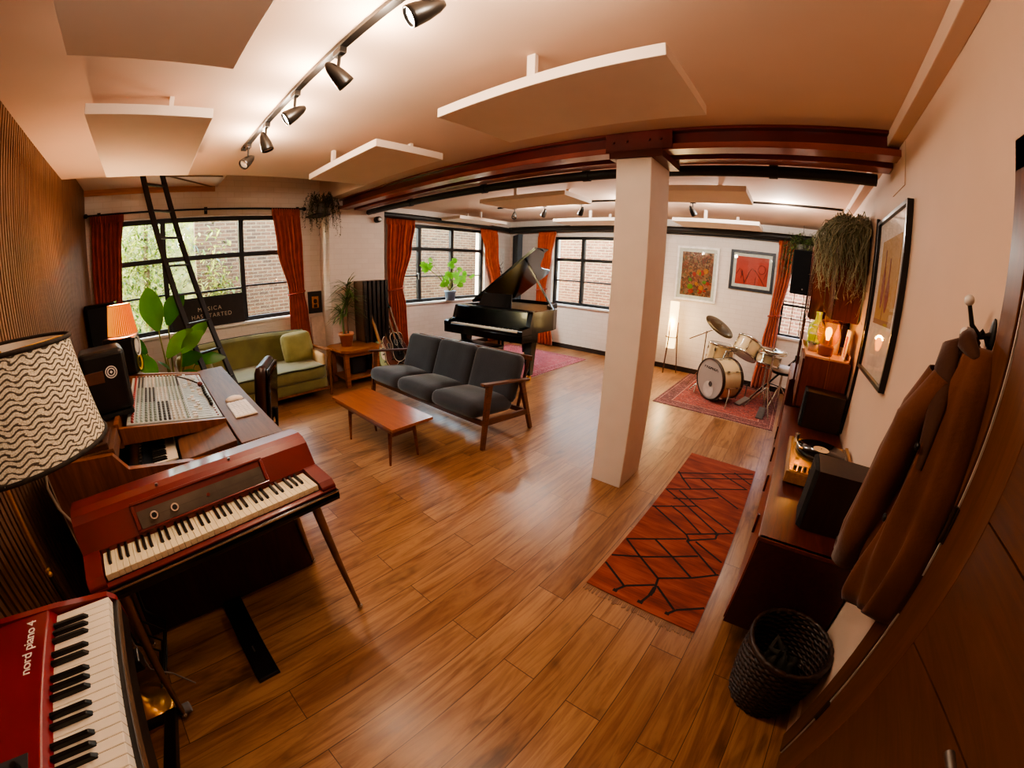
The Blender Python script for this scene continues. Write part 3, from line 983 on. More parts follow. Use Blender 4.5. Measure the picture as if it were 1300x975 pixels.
# dark little picture and leaning panel beside the pier
t = thing('small_picture', 'small dark framed picture with an orange motif beside the rust curtain', 'picture', (XL + .01, 2.235, .95))
M().b(XL + .002, XL + .022, 2.12, 2.335, .955, 1.275).build('mount', plain('dark_mount', '#2a2624', .6), t, w=True, bev=.003)
m = M().b(XL + .022, XL + .0235, 2.175, 2.28, 1.03, 1.20).m(1)
m.sph((XL + .024, 2.228, 1.13), (.002, .033, .036), 10, 6).b(XL + .0235, XL + .0245, 2.20, 2.256, 1.035, 1.085)
m.build('print', [plain('motif_orange', '#b5762e', .7, 0, .35, 40), plain('motif_dark', '#33241c', .7)], t, w=True)
t = thing('leaning_board', 'pale board leaning below the small dark picture', 'board', (XL + .1, 2.24, 0))
M().hexa([(XL + .09, 2.13, 0), (XL + .11, 2.13, 0), (XL + .11, 2.335, 0), (XL + .09, 2.335, 0), (XL + .03, 2.13, .90), (XL + .05, 2.13, .90), (XL + .05, 2.335, .90), (XL + .03, 2.335, .90)]).build('sheet', plain('pale_board', '#dcc9bb', .8), t, w=True)

# slatted bass trap in front of the pier
t = thing('bass_trap', 'tall slatted dark brown acoustic cabinet in front of the white pier', 'acoustic cabinet', (-5.1, 2.9, 0))
trapw = wood('trap_wood', '#3a2413', '#6b4729', 'z', .5)
M().b(-5.27, -5.00, 2.70, 3.11, 0, 1.40).build('cabinet', trapw, t, w=True, bev=.004)
m = M()
for k in range(6):
    y = 2.705 + k * .07
    m.b(-5.0, -4.955, y, y + .045, .02, 1.40)
m.build('slat_front', plain('trap_dark', '#1d1512', .3, 0, .2), t, w=True, bev=.004)
t = thing('wall_speaker', 'small round black speaker on the white pier below the pipe', 'speaker', (-5.30, 3.12, 2.31))
M().lathe([(0, .10), (.03, .10), (.045, .085), (.048, .0)], (-5.30, 3.12, 2.31), 20, RY(PI / 2)).build('body', black_satin, t, w=True)
M().lathe([(0, .101), (.032, .102), (.036, .098)], (-5.30, 3.12, 2.31), 20, RY(PI / 2)).build('grille', steel, t, w=True)

# trailing plant at the top of the pier
def trailing(label, loc, n_str, L, spread, mats, seed, pot=(.11, .13), up=True, name='hanging_plant', lsz=.03, group=None):
    rnd = random.Random(seed)
    t = thing(name, label, 'hanging plant', loc, 0, group)
    r, h = pot
    M().lathe([(0, 0), (r * .75, 0), (r, h), (r * .93, h), (r * .9, h - .02), (0, h - .02)], n=20).build('pot', plain('pot_grey', '#6d6a66', .6, 0, .15), t)
    st, lf = M(), M()
    for k in range(n_str):
        a = rnd.uniform(0, 2 * PI)
        ln = L * rnd.uniform(.35, 1.0)
        out = spread * rnd.uniform(.5, 1.1)
        rise = rnd.uniform(.02, .22) if up else rnd.uniform(.0, .05)
        pts = []
        for i in range(8):
            f = i / 7
            rr = r * .5 + out * (1 - (1 - f) ** 2)
            z = h + rise * math.sin(min(1, f * 2) * PI / 2) - max(0, f - .25) ** 1.3 * ln * 1.3
            pts.append((rr * math.cos(a) + rnd.uniform(-.01, .01), rr * math.sin(a) + rnd.uniform(-.01, .01), z))
        st.tube(pts, .0022, 4)
        for i in range(1, 8):
            for _ in range(2):
                p = Vector(pts[i]) + Vector((rnd.uniform(-.02, .02), rnd.uniform(-.02, .02), rnd.uniform(-.02, .02)))
                lf.m(rnd.randrange(len(mats))).leaf(p, (rnd.uniform(-1, 1), rnd.uniform(-1, 1), rnd.uniform(-.8, .6)), lsz * rnd.uniform(.7, 1.4), lsz * .55, droop=.2, n=2)
    st.build('vine', plain('vine_brown', '#3c3a1e', .7), t)
    lf.build('foliage', mats, t)
    return t
ivy1 = plain('ivy_dark', '#34401f', .5, 0, .3, 4)
ivy2 = plain('ivy_brown', '#5a4a2a', .6, 0, .3, 4)
p_ = trailing('dark trailing plant in a grey pot high on the pier by the red beams', (-5.26, 2.22, 2.36), 70, .55, .20, [ivy1, ivy1, ivy2], 21)
M().b(-.36, .05, -.11, .11, -.02, 0).build('shelf', plain('shelf_dark', '#2a211b', .6), p_)

# ================================================================== GUITARS
def body_outline(L, wu, wl, waist, n=40):
    half = [(0, .0), (.012, .30), (.04, .56), (.10, .82), (.18, .96), (.27, 1.0), (.36, .97), (.46, .86), (.56, .72), (.63, .66), (.70, .68), (.78, .73), (.85, .72), (.92, .60), (.97, .38), (.995, .16), (1, .0)]
    r = [(w_ * wl / 2, z * L) for z, w_ in half]
    return r[:-1] + [(-x, z) for x, z in r[::-1]][:-1]
def guitar(label, foot, top_mat, side_mat, neck_mat, L=.49, wl=.39, wu=.29, depth=.10, neck=.50, acoustic=True, nrm=(.85, .5, 0), lean=.30, cat='guitar'):
    n = Vector(nrm).normalized()
    side = Vector((0, 0, 1)).cross(n)
    upv = (Vector((0, 0, 1)) * math.cos(lean) - n * math.sin(lean))
    fwd = side.cross(upv)
    mt = Matrix((side, upv, fwd)).transposed()
    t = thing('acoustic_guitar' if acoustic else 'electric_guitar', label, cat, foot, 0, 'guitars in the floor rack')
    def T(p): return mt @ Vector(p)
    out = body_outline(L, wu, wl, wu * .78)
    def pr(m, o, lo, hi, sc=1.0):
        k = len(o)
        cx, cz = 0, L * .45
        q = [(x * sc, cz + (z - cz) * sc) for x, z in o]
        vs = [T((x, z, lo)) for x, z in q] + [T((x, z, hi)) for x, z in q]
        m.add(vs, [tuple(range(k))[::-1], tuple(range(k, 2 * k))])
        m.add(vs, [(i, (i + 1) % k, k + (i + 1) % k, k + i) for i in range(k)], True)
    m = M()
    pr(m, out, -depth / 2, depth / 2)
    m.build('body', side_mat, t, bev=.003)
    m = M()
    pr(m, out, depth / 2, depth / 2 + .002, .97)
    if not acoustic:
        m.m(1)
        pr(m, [(x * .6 + .02, z * .62 + .12) for x, z in out], depth / 2 + .002, depth / 2 + .004, 1)
    m.build('soundboard' if acoustic else 'pickguard_face', [top_mat, ivory], t)
    if acoustic:
        m = M()
        pr(m, out, depth / 2 - .004, depth / 2 + .001, 1.006)
        m.build('binding', ivory, t)
        m = M().lathe([(0, depth / 2 + .0026), (.05, depth / 2 + .0026)], T((0, L * .66, 0)), 20, mt).m(1).lathe([(.05, depth / 2 + .003), (.056, depth / 2 + .003)], T((0, L * .66, 0)), 20, mt)
        m.build('sound_hole', [black_ink, ivory], t)
    else:
        m = M()
        for z in (.2, .28, .36):
            m.hexa([T(p) for p in ((-.04, z, depth / 2 + .003), (.04, z, depth / 2 + .003), (.04, z + .016, depth / 2 + .003), (-.04, z + .016, depth / 2 + .003), (-.04, z, depth / 2 + .012), (.04, z, depth / 2 + .012), (.04, z + .016, depth / 2 + .012), (-.04, z + .016, depth / 2 + .012))])
        m.build('pickup', black_satin, t)
    zz = depth / 2 + .002
    m = M().hexa([T(p) for p in ((-.10 * .5, L * .22, zz), (.05, L * .22, zz), (.05, L * .25, zz), (-.05, L * .25, zz), (-.05, L * .22, zz + .01), (.05, L * .22, zz + .01), (.05, L * .25, zz + .01), (-.05, L * .25, zz + .01))])
    m.build('bridge', black_satin, t)
    n0, n1 = L * .74, L + neck
    m = M().hexa([T(p) for p in ((-.028, n0, zz - .012), (.028, n0, zz - .012), (.028, n0, zz + .008), (-.028, n0, zz + .008), (-.021, n1, zz - .018), (.021, n1, zz - .018), (.021, n1, zz + .006), (-.021, n1, zz + .006))])
    m.build('neck', neck_mat, t, bev=.003)
    m = M().hexa([T(p) for p in ((-.022, n1, zz - .014), (.022, n1, zz - .014), (.022, n1, zz + .002), (-.022, n1, zz + .002), (-.04, n1 + .17, zz - .05), (.04, n1 + .17, zz - .05), (.04, n1 + .17, zz - .034), (-.04, n1 + .17, zz - .034))])
    hd = m.build('headstock', neck_mat if not acoustic else side_mat, t, bev=.003)
    m = M()
    for s in (-1, 1):
        for k in range(3):
            m.cyl(T((s * .03, n1 + .03 + k * .045, zz - .03)), T((s * .062, n1 + .03 + k * .045, zz - .035)), .008, n=6)
    m.build('tuning_peg', chrome, hd)
    m = M()
    for k in range(6):
        xx = -.018 + k * .0072
        m.tube([T((xx, L * .235, zz + .012)), T((xx, n1, zz + .010))], .0009, 3)
    m.build('string', steel, t)
    return t
mint = plain('mint_gloss', '#9db487', .25, 0, .06, coat=.4)
neck_br = wood('neck_brown', '#6b4526', '#9a6a3e', 'z', .35)
maple = wood('maple_neck', '#a8743c', '#cf9a5c', 'z', .35)
mahog = wood('mahogany_gloss', '#3a140b', '#6a2a14', 'z', .18, coat=.6)
guitar('mint green electric guitar with pale neck, first in the floor rack', (-4.80, 2.93, .13), mint, mint, maple, .42, .33, .29, .045, .50, False)
guitar('dark red-brown acoustic guitar with pale binding, behind the mint green one', (-4.90, 3.10, .10), mahog, mahog, neck_br, .49, .40, .29, .10, .44)
guitar('black acoustic guitar with white binding, behind the red-brown one', (-5.00, 3.29, .13), black_gloss, black_gloss, neck_br, .47, .38, .28, .09, .42)
guitar('dark brown acoustic guitar at the curtain end of the floor rack', (-5.12, 3.45, .13), mahog, black_gloss, neck_br, .44, .34, .26, .08, .40)
t = thing('guitar_rack', 'black folding floor rack under the guitars', 'guitar stand', (-4.95, 3.2, 0))
m = M()
dr, nn = Vector((-.5, .86, 0)).normalized(), Vector((.85, .5, 0)).normalized()
o_ = Vector((-4.95, 3.2, 0))
for s in (-1, 1):
    e = o_ + dr * .42 * s
    m.tube([e + nn * .18 + Vector((0, 0, .015)), e - nn * .22 + Vector((0, 0, .015)), e - nn * .26 + Vector((0, 0, .62))], .011, 8)
m.build('side_frame', black_metal, t, w=True)
for k in (-.04, .10):
    M().tube([o_ - dr * .42 + nn * k + Vector((0, 0, .085)), o_ + dr * .42 + nn * k + Vector((0, 0, .085))], .014, 8).build('rest_bar', black_cloth, t, w=True)
M().tube([o_ - dr * .42 - nn * .26 + Vector((0, 0, .6)), o_ + dr * .42 - nn * .26 + Vector((0, 0, .6))], .014, 8).build('neck_bar', black_cloth, t, w=True)

# ================================================================== BIG-LEAVED PLANT BY THE DESK
banana = leafmat('banana_leaf', '#557f22', .32, .35, .45, 5)
banana_d = leafmat('banana_leaf_dark', '#2f5a1c', .35, .3, .45, 5)
t = thing('bird_of_paradise_plant', 'tall plant with broad green paddle leaves between the desk and the sofa', 'potted plant', (-4.24, .06, 0))
M().lathe([(0, 0), (.17, 0), (.21, .40), (.22, .42), (.195, .42), (.18, .38), (0, .38)], n=28).build('pot', plain('plant_pot_clay', '#b88a6a', .75, 0, .1), t)
M().lathe([(0, .385), (.185, .385)], n=20).build('soil', soil, t)
L_ = [((.12, -.06, 1.18), (.0, -.12, 1), .46, .25, 0), ((-.02, .04, 1.20), (-.1, .42, 1), .46, .21, 1), ((.12, -.02, .92), (.1, .75, .75), .40, .17, 0), ((.10, -.24, .86), (.1, -.6, .55), .34, .16, 1), ((.2, -.16, .74), (.5, -.3, .25), .30, .15, 0), ((.14, -.20, 1.0), (.25, -.55, .8), .40, .16, 1), ((.18, .12, .95), (.3, .6, .6), .34, .14, 0), ((.05, .24, .80), (.1, .8, .3), .34, .13, 1), ((.16, .06, .72), (.4, .6, .2), .30, .13, 1),
      ((.14, -.14, .80), (.2, -.3, .5), .36, .19, 0), ((-.05, -.22, .90), (0, -.5, .6), .38, .17, 1), ((.10, .10, .82), (.3, .35, .35), .34, .15, 1), ((.15, -.02, .84), (.45, -.1, .3), .30, .15, 1), ((-.1, .2, .95), (-.3, .5, .5), .4, .16, 0)]
for (px, py, pz), d, L, w_, mi in L_:
    st = M().tube([(px * .25, py * .25, .37), (px * .55, py * .55, .37 + (pz - .37) * .55), (px, py, pz)], [.013, .010, .007], 7)
    so = st.build('stalk', plain('stalk_green', '#7b7a3c', .5, 0, .2), t)
    up = Vector((.82, -.45, .25))
    M().leaf((px, py, pz), d, L, w_, up=up, droop=.12 if mi == 0 else .3, n=11, fold=.13, tipp=.9).build('leaf', banana_d if mi else banana, so)
# ================================================================== KEYBOARDS AND DESK
def keyset(x0, pitch, n, first, yf, yb, z, thick=.018, blen=.62, gap=.0011):
    """white keys in slot 0, black keys in slot 1; first = index of the lowest white key in C D E F G A B"""
    m = M()
    has = [1, 1, 0, 1, 1, 1, 0]
    off = [-.12, .12, 0, -.16, 0, .16, 0]
    L = yb - yf
    for k in range(n):
        a = x0 + k * pitch
        m.m(0).hexa([(a + gap / 2, yf, z - thick), (a + pitch - gap / 2, yf, z - thick), (a + pitch - gap / 2, yb, z - thick), (a + gap / 2, yb, z - thick),
                     (a + gap / 2, yf + .002, z), (a + pitch - gap / 2, yf + .002, z), (a + pitch - gap / 2, yb, z), (a + gap / 2, yb, z)])
        nte = (first + k) % 7
        if has[nte] and k < n - 1:
            c = a + pitch * (1 + off[nte] * .55)
            w_ = pitch * .24
            y1 = yb - L * blen
            m.m(1).hexa([(c - w_ * 1.15, y1, z - .002), (c + w_ * 1.15, y1, z - .002), (c + w_ * 1.15, yb, z - .002), (c - w_ * 1.15, yb, z - .002),
                         (c - w_ * .85, y1 + .010, z + .0105), (c + w_ * .85, y1 + .010, z + .0105), (c + w_ * .85, yb, z + .0115), (c - w_ * .85, yb, z + .0115)])
    return m
nord_red = plain('stage_red', '#7a0f11', .34, 0, .08, 5, coat=.25)
nord_keys = plain('key_white', '#efe6d2', .3, 0, .02, 8)
# ---- red stage piano nearest the camera (player faces the slatted wall)
t = thing('stage_piano', 'bright red stage piano nearest the camera in the bottom left corner', 'keyboard', (-.375, -.472, 0), PI)
m = M().prism([(.005, .80), (.175, .80), (.180, .88), (.165, .925), (.010, .925), (-.005, .905), (-.005, .86)], -.632, .632, 'x')
m.build('body', nord_red, t, bev=.004)
for s in (-1, 1):
    x0, x1 = sorted((s * .622, s * .642))
    M().prism([(-.160, .80), (.185, .80), (.187, .90), (.17, .935), (-.006, .925), (-.145, .905), (-.163, .885)], x0, x1, 'x').build('end_cheek', nord_red, t, bev=.004)
kb = keyset(-.617, 1.234 / 52, 52, 5, -.152, -.003, .905, .022)
kb.build('keyboard', [nord_keys, ebony], t, bev=.0012, seg=1)
M().b(-.622, .622, -.166, -.140, .815, .884).build('key_slip', plain('slip_black', '#141210', .4), t, bev=.003)
M().b(-.622, .622, -.1685, -.166, .868, .884).build('trim_strip', plain('slip_wood', '#5b4632', .5), t)
m = M().b(-.28, .235, .035, .150, .925, .9275)
m.build('control_panel', plain('panel_grey', '#33363a', .5, 0, .1), t)
rnd = random.Random(4)
m, mi_ = M(), M()
for r_ in range(3):
    for c_ in range(11):
        x = .21 - c_ * .045
        y = .055 + r_ * .034
        if (r_ + c_) % 3 == 0:
            m.cyl((x, y, .9275), (x, y, .942), .008, .007, 12)
        else:
            mi_.b(x - .010, x + .010, y - .003, y + .003, .9275, .9285).b(x - .004, x + .004, y + .006, y + .010, .9275, .930)
m.build('knob', black_satin, t)
mi_.build('panel_marking', white_ink, t)
text('lettering', 'nord piano 4', white_ink, t, (.515, .052, .9256), .036, w=False, spacing=.93)
# its stand
t = thing('keyboard_stand', 'black folding stand under the bright red stage piano', 'keyboard stand', (-.375, -.46, 0))
for s, xf in ((-1, .245), (1, -1.30)):
    y_ = -.46 - s * .03
    M().bar((xf, y_, .05), (-.375 + s * .48, y_, .765), .028, .05, up=(0, 1, 0)).build('leg', black_satin, t, w=True, bev=.004)
    M().tube([(xf, -.68, .03), (xf, -.42, .03)], .022, 10).build('foot', black_satin, t, w=True)
    M().tube([(xf, -.45, .03), (xf, -.412, .03)], .0235, 10).build('end_cap', plain('cap_grey', '#8b8f94', .5), t, w=True)
    M().b(-.375 + s * .50 - .025, -.375 + s * .50 + .025, -.64, -.30, .765, .80).build('support_bar', black_satin, t, w=True, bev=.004)

# ---- dark red electric piano on splayed legs (player faces away from the camera side)
wred = plain('piano_red', '#68120c', .36, 0, .16, 6, coat=.3)
t = thing('electric_piano', 'vintage dark red electric piano on splayed metal legs', 'keyboard', (-1.50, .015, 0), math.radians(95))
W_ = .485
prof = [(-.215, .745), (-.215, .76), (-.15, .772), (-.148, .745), (-.03, .745), (-.03, .800), (0.0, .885), (.03, .903), (.07, .910), (.15, .904), (.20, .885), (.235, .85), (.25, .80), (.25, .745)]
m = M()
m.prism([(-.055, .745), (-.055, .798), (0.0, .885), (.03, .903), (.07, .910), (.15, .904), (.20, .885), (.235, .85), (.25, .80), (.25, .745)], -W_, W_, 'x')
m.build('lid', wred, t, bev=.006)
M().prism([(-.215, .745), (-.215, .755), (-.192, .760), (-.192, .745)], -W_, W_, 'x').build('front_rail', wred, t, bev=.003)
for s in (-1, 1):
    x0, x1 = sorted((s * .425, s * W_))
    M().prism([(-.213, .745), (-.213, .768), (-.19, .788), (-.053, .802), (-.053, .745)], x0, x1, 'x').build('end_block', wred, t, bev=.006)
M().b(-.424, .424, -.191, -.055, .745, .752).build('key_bed', black_satin, t)
keyset(-.420, .840 / 38, 38, 5, -.190, -.053, .782, .022, .62).build('keyboard', [plain('key_ivory', '#e9dcb8', .35, 0, .04, 12), ebony], t, bev=.001, seg=1)
M().prism([(-.222, .700), (.24, .700), (.255, .725), (.255, .746), (-.225, .746), (-.228, .72)], -W_ - .004, W_ + .004, 'x').build('base_tray', black_gloss, t, bev=.004)
M().b(-W_ - .004, W_ + .004, -.2305, -.226, .740, .745).build('chrome_strip', chrome, t)
# control plate on the sloping front of the lid
pa, pb = Vector((0, -.0545, .800)), Vector((0, -.001, .8830))
sl = (pb - pa)
nrm = Vector((0, -sl.z, sl.y)).normalized()
def onslope(x, f, h=0):
    return Vector((x, 0, 0)) + pa + sl * f + nrm * h
m = M()
def slopebox(m, x0, x1, f0, f1, h0, h1):
    return m.hexa([onslope(x0, f0, h0), onslope(x1, f0, h0), onslope(x1, f1, h0), onslope(x0, f1, h0), onslope(x0, f0, h1), onslope(x1, f0, h1), onslope(x1, f1, h1), onslope(x0, f1, h1)])
fr = M()
for a in ((-.27, .27, .0, .09), (-.27, .27, .98, 1.10), (-.27, -.255, .09, .98), (.255, .27, .09, .98)):
    slopebox(fr, a[0], a[1], a[2], a[3], 0, .010)
fr.build('panel_surround', wred, t, bev=.003)
slopebox(M(), -.253, .253, .11, .74, 0, .004).build('control_panel', plain('brushed_plate', '#5f584f', .38, .6, .25, 9), t)
mk = M()
slopebox(mk, -.245, .245, .415, .43, .004, .0046)
slopebox(mk, .055, .057, .13, .72, .004, .0046)
for k in range(5):
    slopebox(mk, .07, .235 - .02 * (k % 2), .17 + k * .05 + (.06 if k > 2 else 0), .19 + k * .05 + (.06 if k > 2 else 0), .004, .0045)
mk.build('panel_marking', plain('plate_dark', '#4a4038', .6), t)
for x in (-.195, -.115):
    k_ = M()
    a, b_ = onslope(x, .42, .004), onslope(x, .42, .024)
    k_.cyl(a, b_, .017, .015, 18).m(1).cyl(b_, b_ + nrm * .003, .010, .009, 14)
    k_.build('knob', [chrome, black_satin], t)
M().cyl(onslope(.02, .42, .004), onslope(.02, .42, .010), .007, n=10).build('pilot_lamp', plain('pilot_red', '#6a1a12', .3), t)
M().cyl((-.15, .045, .906), (-.15, .045, .914), .006, n=8).cyl((.15, .045, .906), (.15, .045, .914), .006, n=8).build('lid_screw', steel, t)
leg_m = plain('leg_bronze', '#8a6b48', .35, .75, .15)
for lx, ly, fx, fy in ((-.40, -.15, -.485, -.175), (.40, -.15, .485, -.175), (-.40, .17, -.50, .30), (.40, .17, .49, .30)):
    lg = M().tube([(lx, ly, .70), (lx + (fx - lx) * .96, ly + (fy - ly) * .96, .03)], [.021, .011], 12)
    lo = lg.build('leg', leg_m, t)
    M().sph((fx, fy, .016), .016, 12, 8).build('foot', chrome, lo)
# cable hanging under it
t = thing('audio_cable', 'thin tangled dark cables hanging behind the legs of the red electric piano', 'cable', (-1.62, -.50, 0))
rnd = random.Random(8)
m = M()
for k in range(4):
    x, y = -1.55 - .06 * k, -.47 + .02 * k
    m.tube([(x, y, .69), (x - .05, y - .03, .5 - .05 * k), (x + .07, y - .02, .30), (x - .03, y + .02, .12), (x + .10, y - .05, .012), (x + .22, y - .09, .008)], .006, 6)
m.build('lead', black_satin, t, w=True)
M().tube([(-1.42, -.36, .008), (-1.50, -.44, .04), (-1.46, -.5, .16), (-1.56, -.52, .3)], .004, 6).build('lead', plain('lead_grey', '#8d8780', .5), t, w=True)

# ---- floor lamp with zebra shade
t = thing('floor_lamp', 'brass floor lamp with a large zebra striped shade by the slatted wall', 'floor lamp', (-1.43, -.50, 0))
bo = Vector((.02, -.105, 0))      # the stem stands behind the shade, which hangs from a swing arm
M().lathe([(0, 0), (.128, 0), (.130, .012), (.118, .022), (.10, .026), (.092, .038), (.06, .055), (.03, .07), (.018, .10), (.012, .13), (0, .13)], bo, 40).build('base', brass, t)
M().cyl(bo + Vector((0, 0, .1)), bo + Vector((0, 0, .79)), .009, n=14).build('lower_stem', black_satin, t)
M().cyl(bo + Vector((0, 0, .79)), bo + Vector((0, 0, 1.155)), .0075, n=14).sph(bo + Vector((0, 0, .79)), .012, 12, 8).sph(bo + Vector((.02, .01, .785)), .010, 10, 7).build('stem', brass, t)
M().tube([bo + Vector((0, 0, 1.15)), (0, 0, 1.15), (.03, .06, 1.15)], .007, 8).cyl((0, 0, 1.13), (0, 0, 1.22), .014).cyl((.03, .06, 1.13), (.03, .06, 1.20), .012).cyl((0, 0, 1.15), (0, 0, 1.485), .006).build('swing_arm', brass, t)
def zebra():
    m, tt, b = nt('zebra_fabric')
    tc = tt.nodes.new('ShaderNodeTexCoord')
    mp = tt.nodes.new('ShaderNodeMapping')
    mp.inputs['Scale'].default_value = (1, 1, 1)
    tt.links.new(tc.outputs['UV'], mp.inputs[0])
    nz = N(tt, 'ShaderNodeTexNoise', Scale=13.0, Detail=3, Roughness=.55)
    tt.links.new(mp.outputs[0], nz.inputs['Vector'])
    # wavy bands: v*freq + wobble in u
    sx = tt.nodes.new('ShaderNodeSeparateXYZ')
    tt.links.new(mp.outputs[0], sx.inputs[0])
    w1 = N(tt, 'ShaderNodeMath', operation='MULTIPLY')
    tt.links.new(sx.outputs[0], w1.inputs[0]); w1.inputs[1].default_value = 2 * PI * 26
    s1 = N(tt, 'ShaderNodeMath', operation='SINE')
    ph = N(tt, 'ShaderNodeMath', operation='MULTIPLY_ADD')
    tt.links.new(nz.outputs['Fac'], ph.inputs[0]); ph.inputs[1].default_value = 5
    tt.links.new(w1.outputs[0], ph.inputs[2])
    tt.links.new(ph.outputs[0], s1.inputs[0])
    a = N(tt, 'ShaderNodeMath', operation='MULTIPLY_ADD')
    tt.links.new(s1.outputs[0], a.inputs[0]); a.inputs[1].default_value = 2.4
    vv = N(tt, 'ShaderNodeMath', operation='MULTIPLY')
    tt.links.new(sx.outputs[1], vv.inputs[0]); vv.inputs[1].default_value = 2 * PI * 20
    tt.links.new(vv.outputs[0], a.inputs[2])
    a2 = N(tt, 'ShaderNodeMath', operation='MULTIPLY_ADD')
    tt.links.new(nz.outputs['Fac'], a2.inputs[0]); a2.inputs[1].default_value = 7
    tt.links.new(a.outputs[0], a2.inputs[2])
    s2 = N(tt, 'ShaderNodeMath', operation='SINE')
    tt.links.new(a2.outputs[0], s2.inputs[0])
    c = ramp(tt, s2.outputs[0], [(.30, '#d8c7a6'), (.56, '#54483a')])
    fine = noise(tt, tc.outputs['Object'], 260, 2)
    mx = tt.nodes.new('ShaderNodeMixRGB'); mx.blend_type = 'MULTIPLY'; mx.inputs[0].default_value = .5
    tt.links.new(c, mx.inputs[1])
    tt.links.new(ramp(tt, fine, [(.35, '#8a7a66'), (.6, '#ffffff')]), mx.inputs[2])
    tt.links.new(mx.outputs[0], b.inputs['Base Color'])
    tt.links.new(mx.outputs[0], b.inputs['Emission Color'])
    b.inputs['Emission Strength'].default_value = .10
    b.inputs['Roughness'].default_value = .9
    return m
zeb = zebra()
zl, zh, rl, rh = 1.185, 1.49, .262, .215
m = M().grid(lambda u, v: ((rl + (rh - rl) * v) * math.cos(2 * PI * u), (rl + (rh - rl) * v) * math.sin(2 * PI * u), zl + (zh - zl) * v), 64, 6)
sh = m.build('lamp_shade', [zeb], t)
uvl = sh.data.uv_layers.new(name='UVMap')
for poly in sh.data.polygons:
    for li in poly.loop_indices:
        vi = sh.data.loops[li].vertex_index
        uvl.data[li].uv = ((vi % 65) / 64, (vi // 65) / 6)
M().lathe([(rl - .004, zl), (rh - .004, zh)], n=48).build('shade_lining', plain('lining_white', '#efe6d8', .9), t)
m = M()
for r, z in ((rl, zl), (rh, zh)):
    pts = [((r + .002) * math.cos(2 * PI * k / 48), (r + .002) * math.sin(2 * PI * k / 48), z) for k in range(49)]
    m.tube(pts, .007, 6, cap=False)
m.build('shade_trim', plain('trim_dark', '#2a2119', .9, 0, .5, 60), t)
m = M()
for k in range(3):
    a = 2 * PI * k / 3
    m.tube([(0, 0, 1.475), (rh * math.cos(a), rh * math.sin(a), 1.485)], .003, 5)
m.build('spider', brass, t)
M().sph((0, 0, 1.26), .032).build('bulb', glow('bulb_soft', '#fff0d8', 2.0), t)

# ---- studio desk
dk = wood('desk_wood', '#3f2416', '#70492e', 'x', .55, coat=.0)
dk_e = wood('desk_end', '#5b2f14', '#8e5426', 'z', .4, coat=.1)
dk_shadow = wood('desk_shadow', '#2b0d09', '#4a1a10', 'z', .5)  # darker red that paints the shadow low on the desk end
DX0, DX1 = -3.50, -1.87
t = thing('studio_desk', 'long dark wooden studio desk holding the mixing console', 'desk', (-2.68, -.06, 0))
endp = [(-.60, .0), (.46, .0), (.46, .825), (.25, .815), (.04, .825), (-.26, .875), (-.31, .955), (-.60, .98)]
M().prism(endp, DX1, DX1 + .035, 'x').build('end_panel', dk_e, t, w=True, bev=.004)
M().prism([(-.60, 0), (.46, 0), (.46, .82), (.25, .86), (-.27, .955), (-.60, .99)], DX0 - .035, DX0, 'x').build('end_panel', dk_e, t, w=True, bev=.004)
M().b(DX1 + .035, DX1 + .05, -.52, .46, .01, .70).build('shadow_panel', dk_shadow, t, w=True)  # thin dark sheet painting the shadow over the lower end panel
M().b(DX0 - .06, -1.80, .262, .475, .835, .86).build('arm_rest', dk, t, w=True, bev=.004)
M().hexa([(DX0, -.02, .80), (DX1, -.02, .80), (DX1, .255, .80), (DX0, .255, .80), (DX0, -.02, .828), (DX1, -.02, .828), (DX1, .255, .852), (DX0, .255, .852)]).build('desktop', dk, t, w=True, bev=.003)
M().b(DX0, DX1, -.58, .0, .70, .725).build('shelf', dk, t, w=True)
M().b(DX0, DX1, -.60, -.585, .1, .97).build('back_panel', dk, t, w=True)
M().b(DX0, DX1, -.585, -.30, .945, .97).b(DX0, DX1, -.315, -.30, .90, .945).build('meter_bridge', dk, t, w=True, bev=.003)
# mixer tray (wooden surround)
def tray(y):  # height of the tray along y
    return .955 + (y + .25) / .52 * (.872 - .955)
m = M()
m.hexa([(-2.18, -.30, tray(-.30) - .09), (-2.155, -.30, tray(-.30) - .09), (-2.155, .262, tray(.262) - .05), (-2.18, .262, tray(.262) - .05), (-2.18, -.30, tray(-.30)), (-2.155, -.30, tray(-.30)), (-2.155, .262, tray(.262)), (-2.18, .262, tray(.262))])
m.hexa([(-3.36, -.30, tray(-.30) - .09), (-3.335, -.30, tray(-.30) - .09), (-3.335, .262, tray(.262) - .05), (-3.36, .262, tray(.262) - .05), (-3.36, -.30, tray(-.30) + .01), (-3.335, -.30, tray(-.30) + .01), (-3.335, .262, tray(.262) + .01), (-3.36, .262, tray(.262) + .01)])
m.b(-3.36, -2.155, -.315, -.29, .86, .985)
m.build('console_tray', dk_e, t, w=True, bev=.003)
M().b(-1.88, -1.26, -.095, .01, .0, .022).b(-1.92, -1.85, -.075, -.005, .02, .72).build('foot', black_satin, t, w=True, bev=.003)
M().b(-1.46, -1.42, -.052, -.044, .022, .0235).build('floor_bolt', steel, t, w=True)
m = M().b(DX1 + .0, DX1 + .036, -.605, -.60, .3, .98)
m.tube([(DX1 + .037, -.60, .975), (DX1 + .037, -.62, .90), (DX1 + .037, -.61, .80), (DX1 + .037, -.57, .70)], .006, 6)
m.build('edge_strip', plain('edge_pale', '#b9a894', .4), t, w=True)
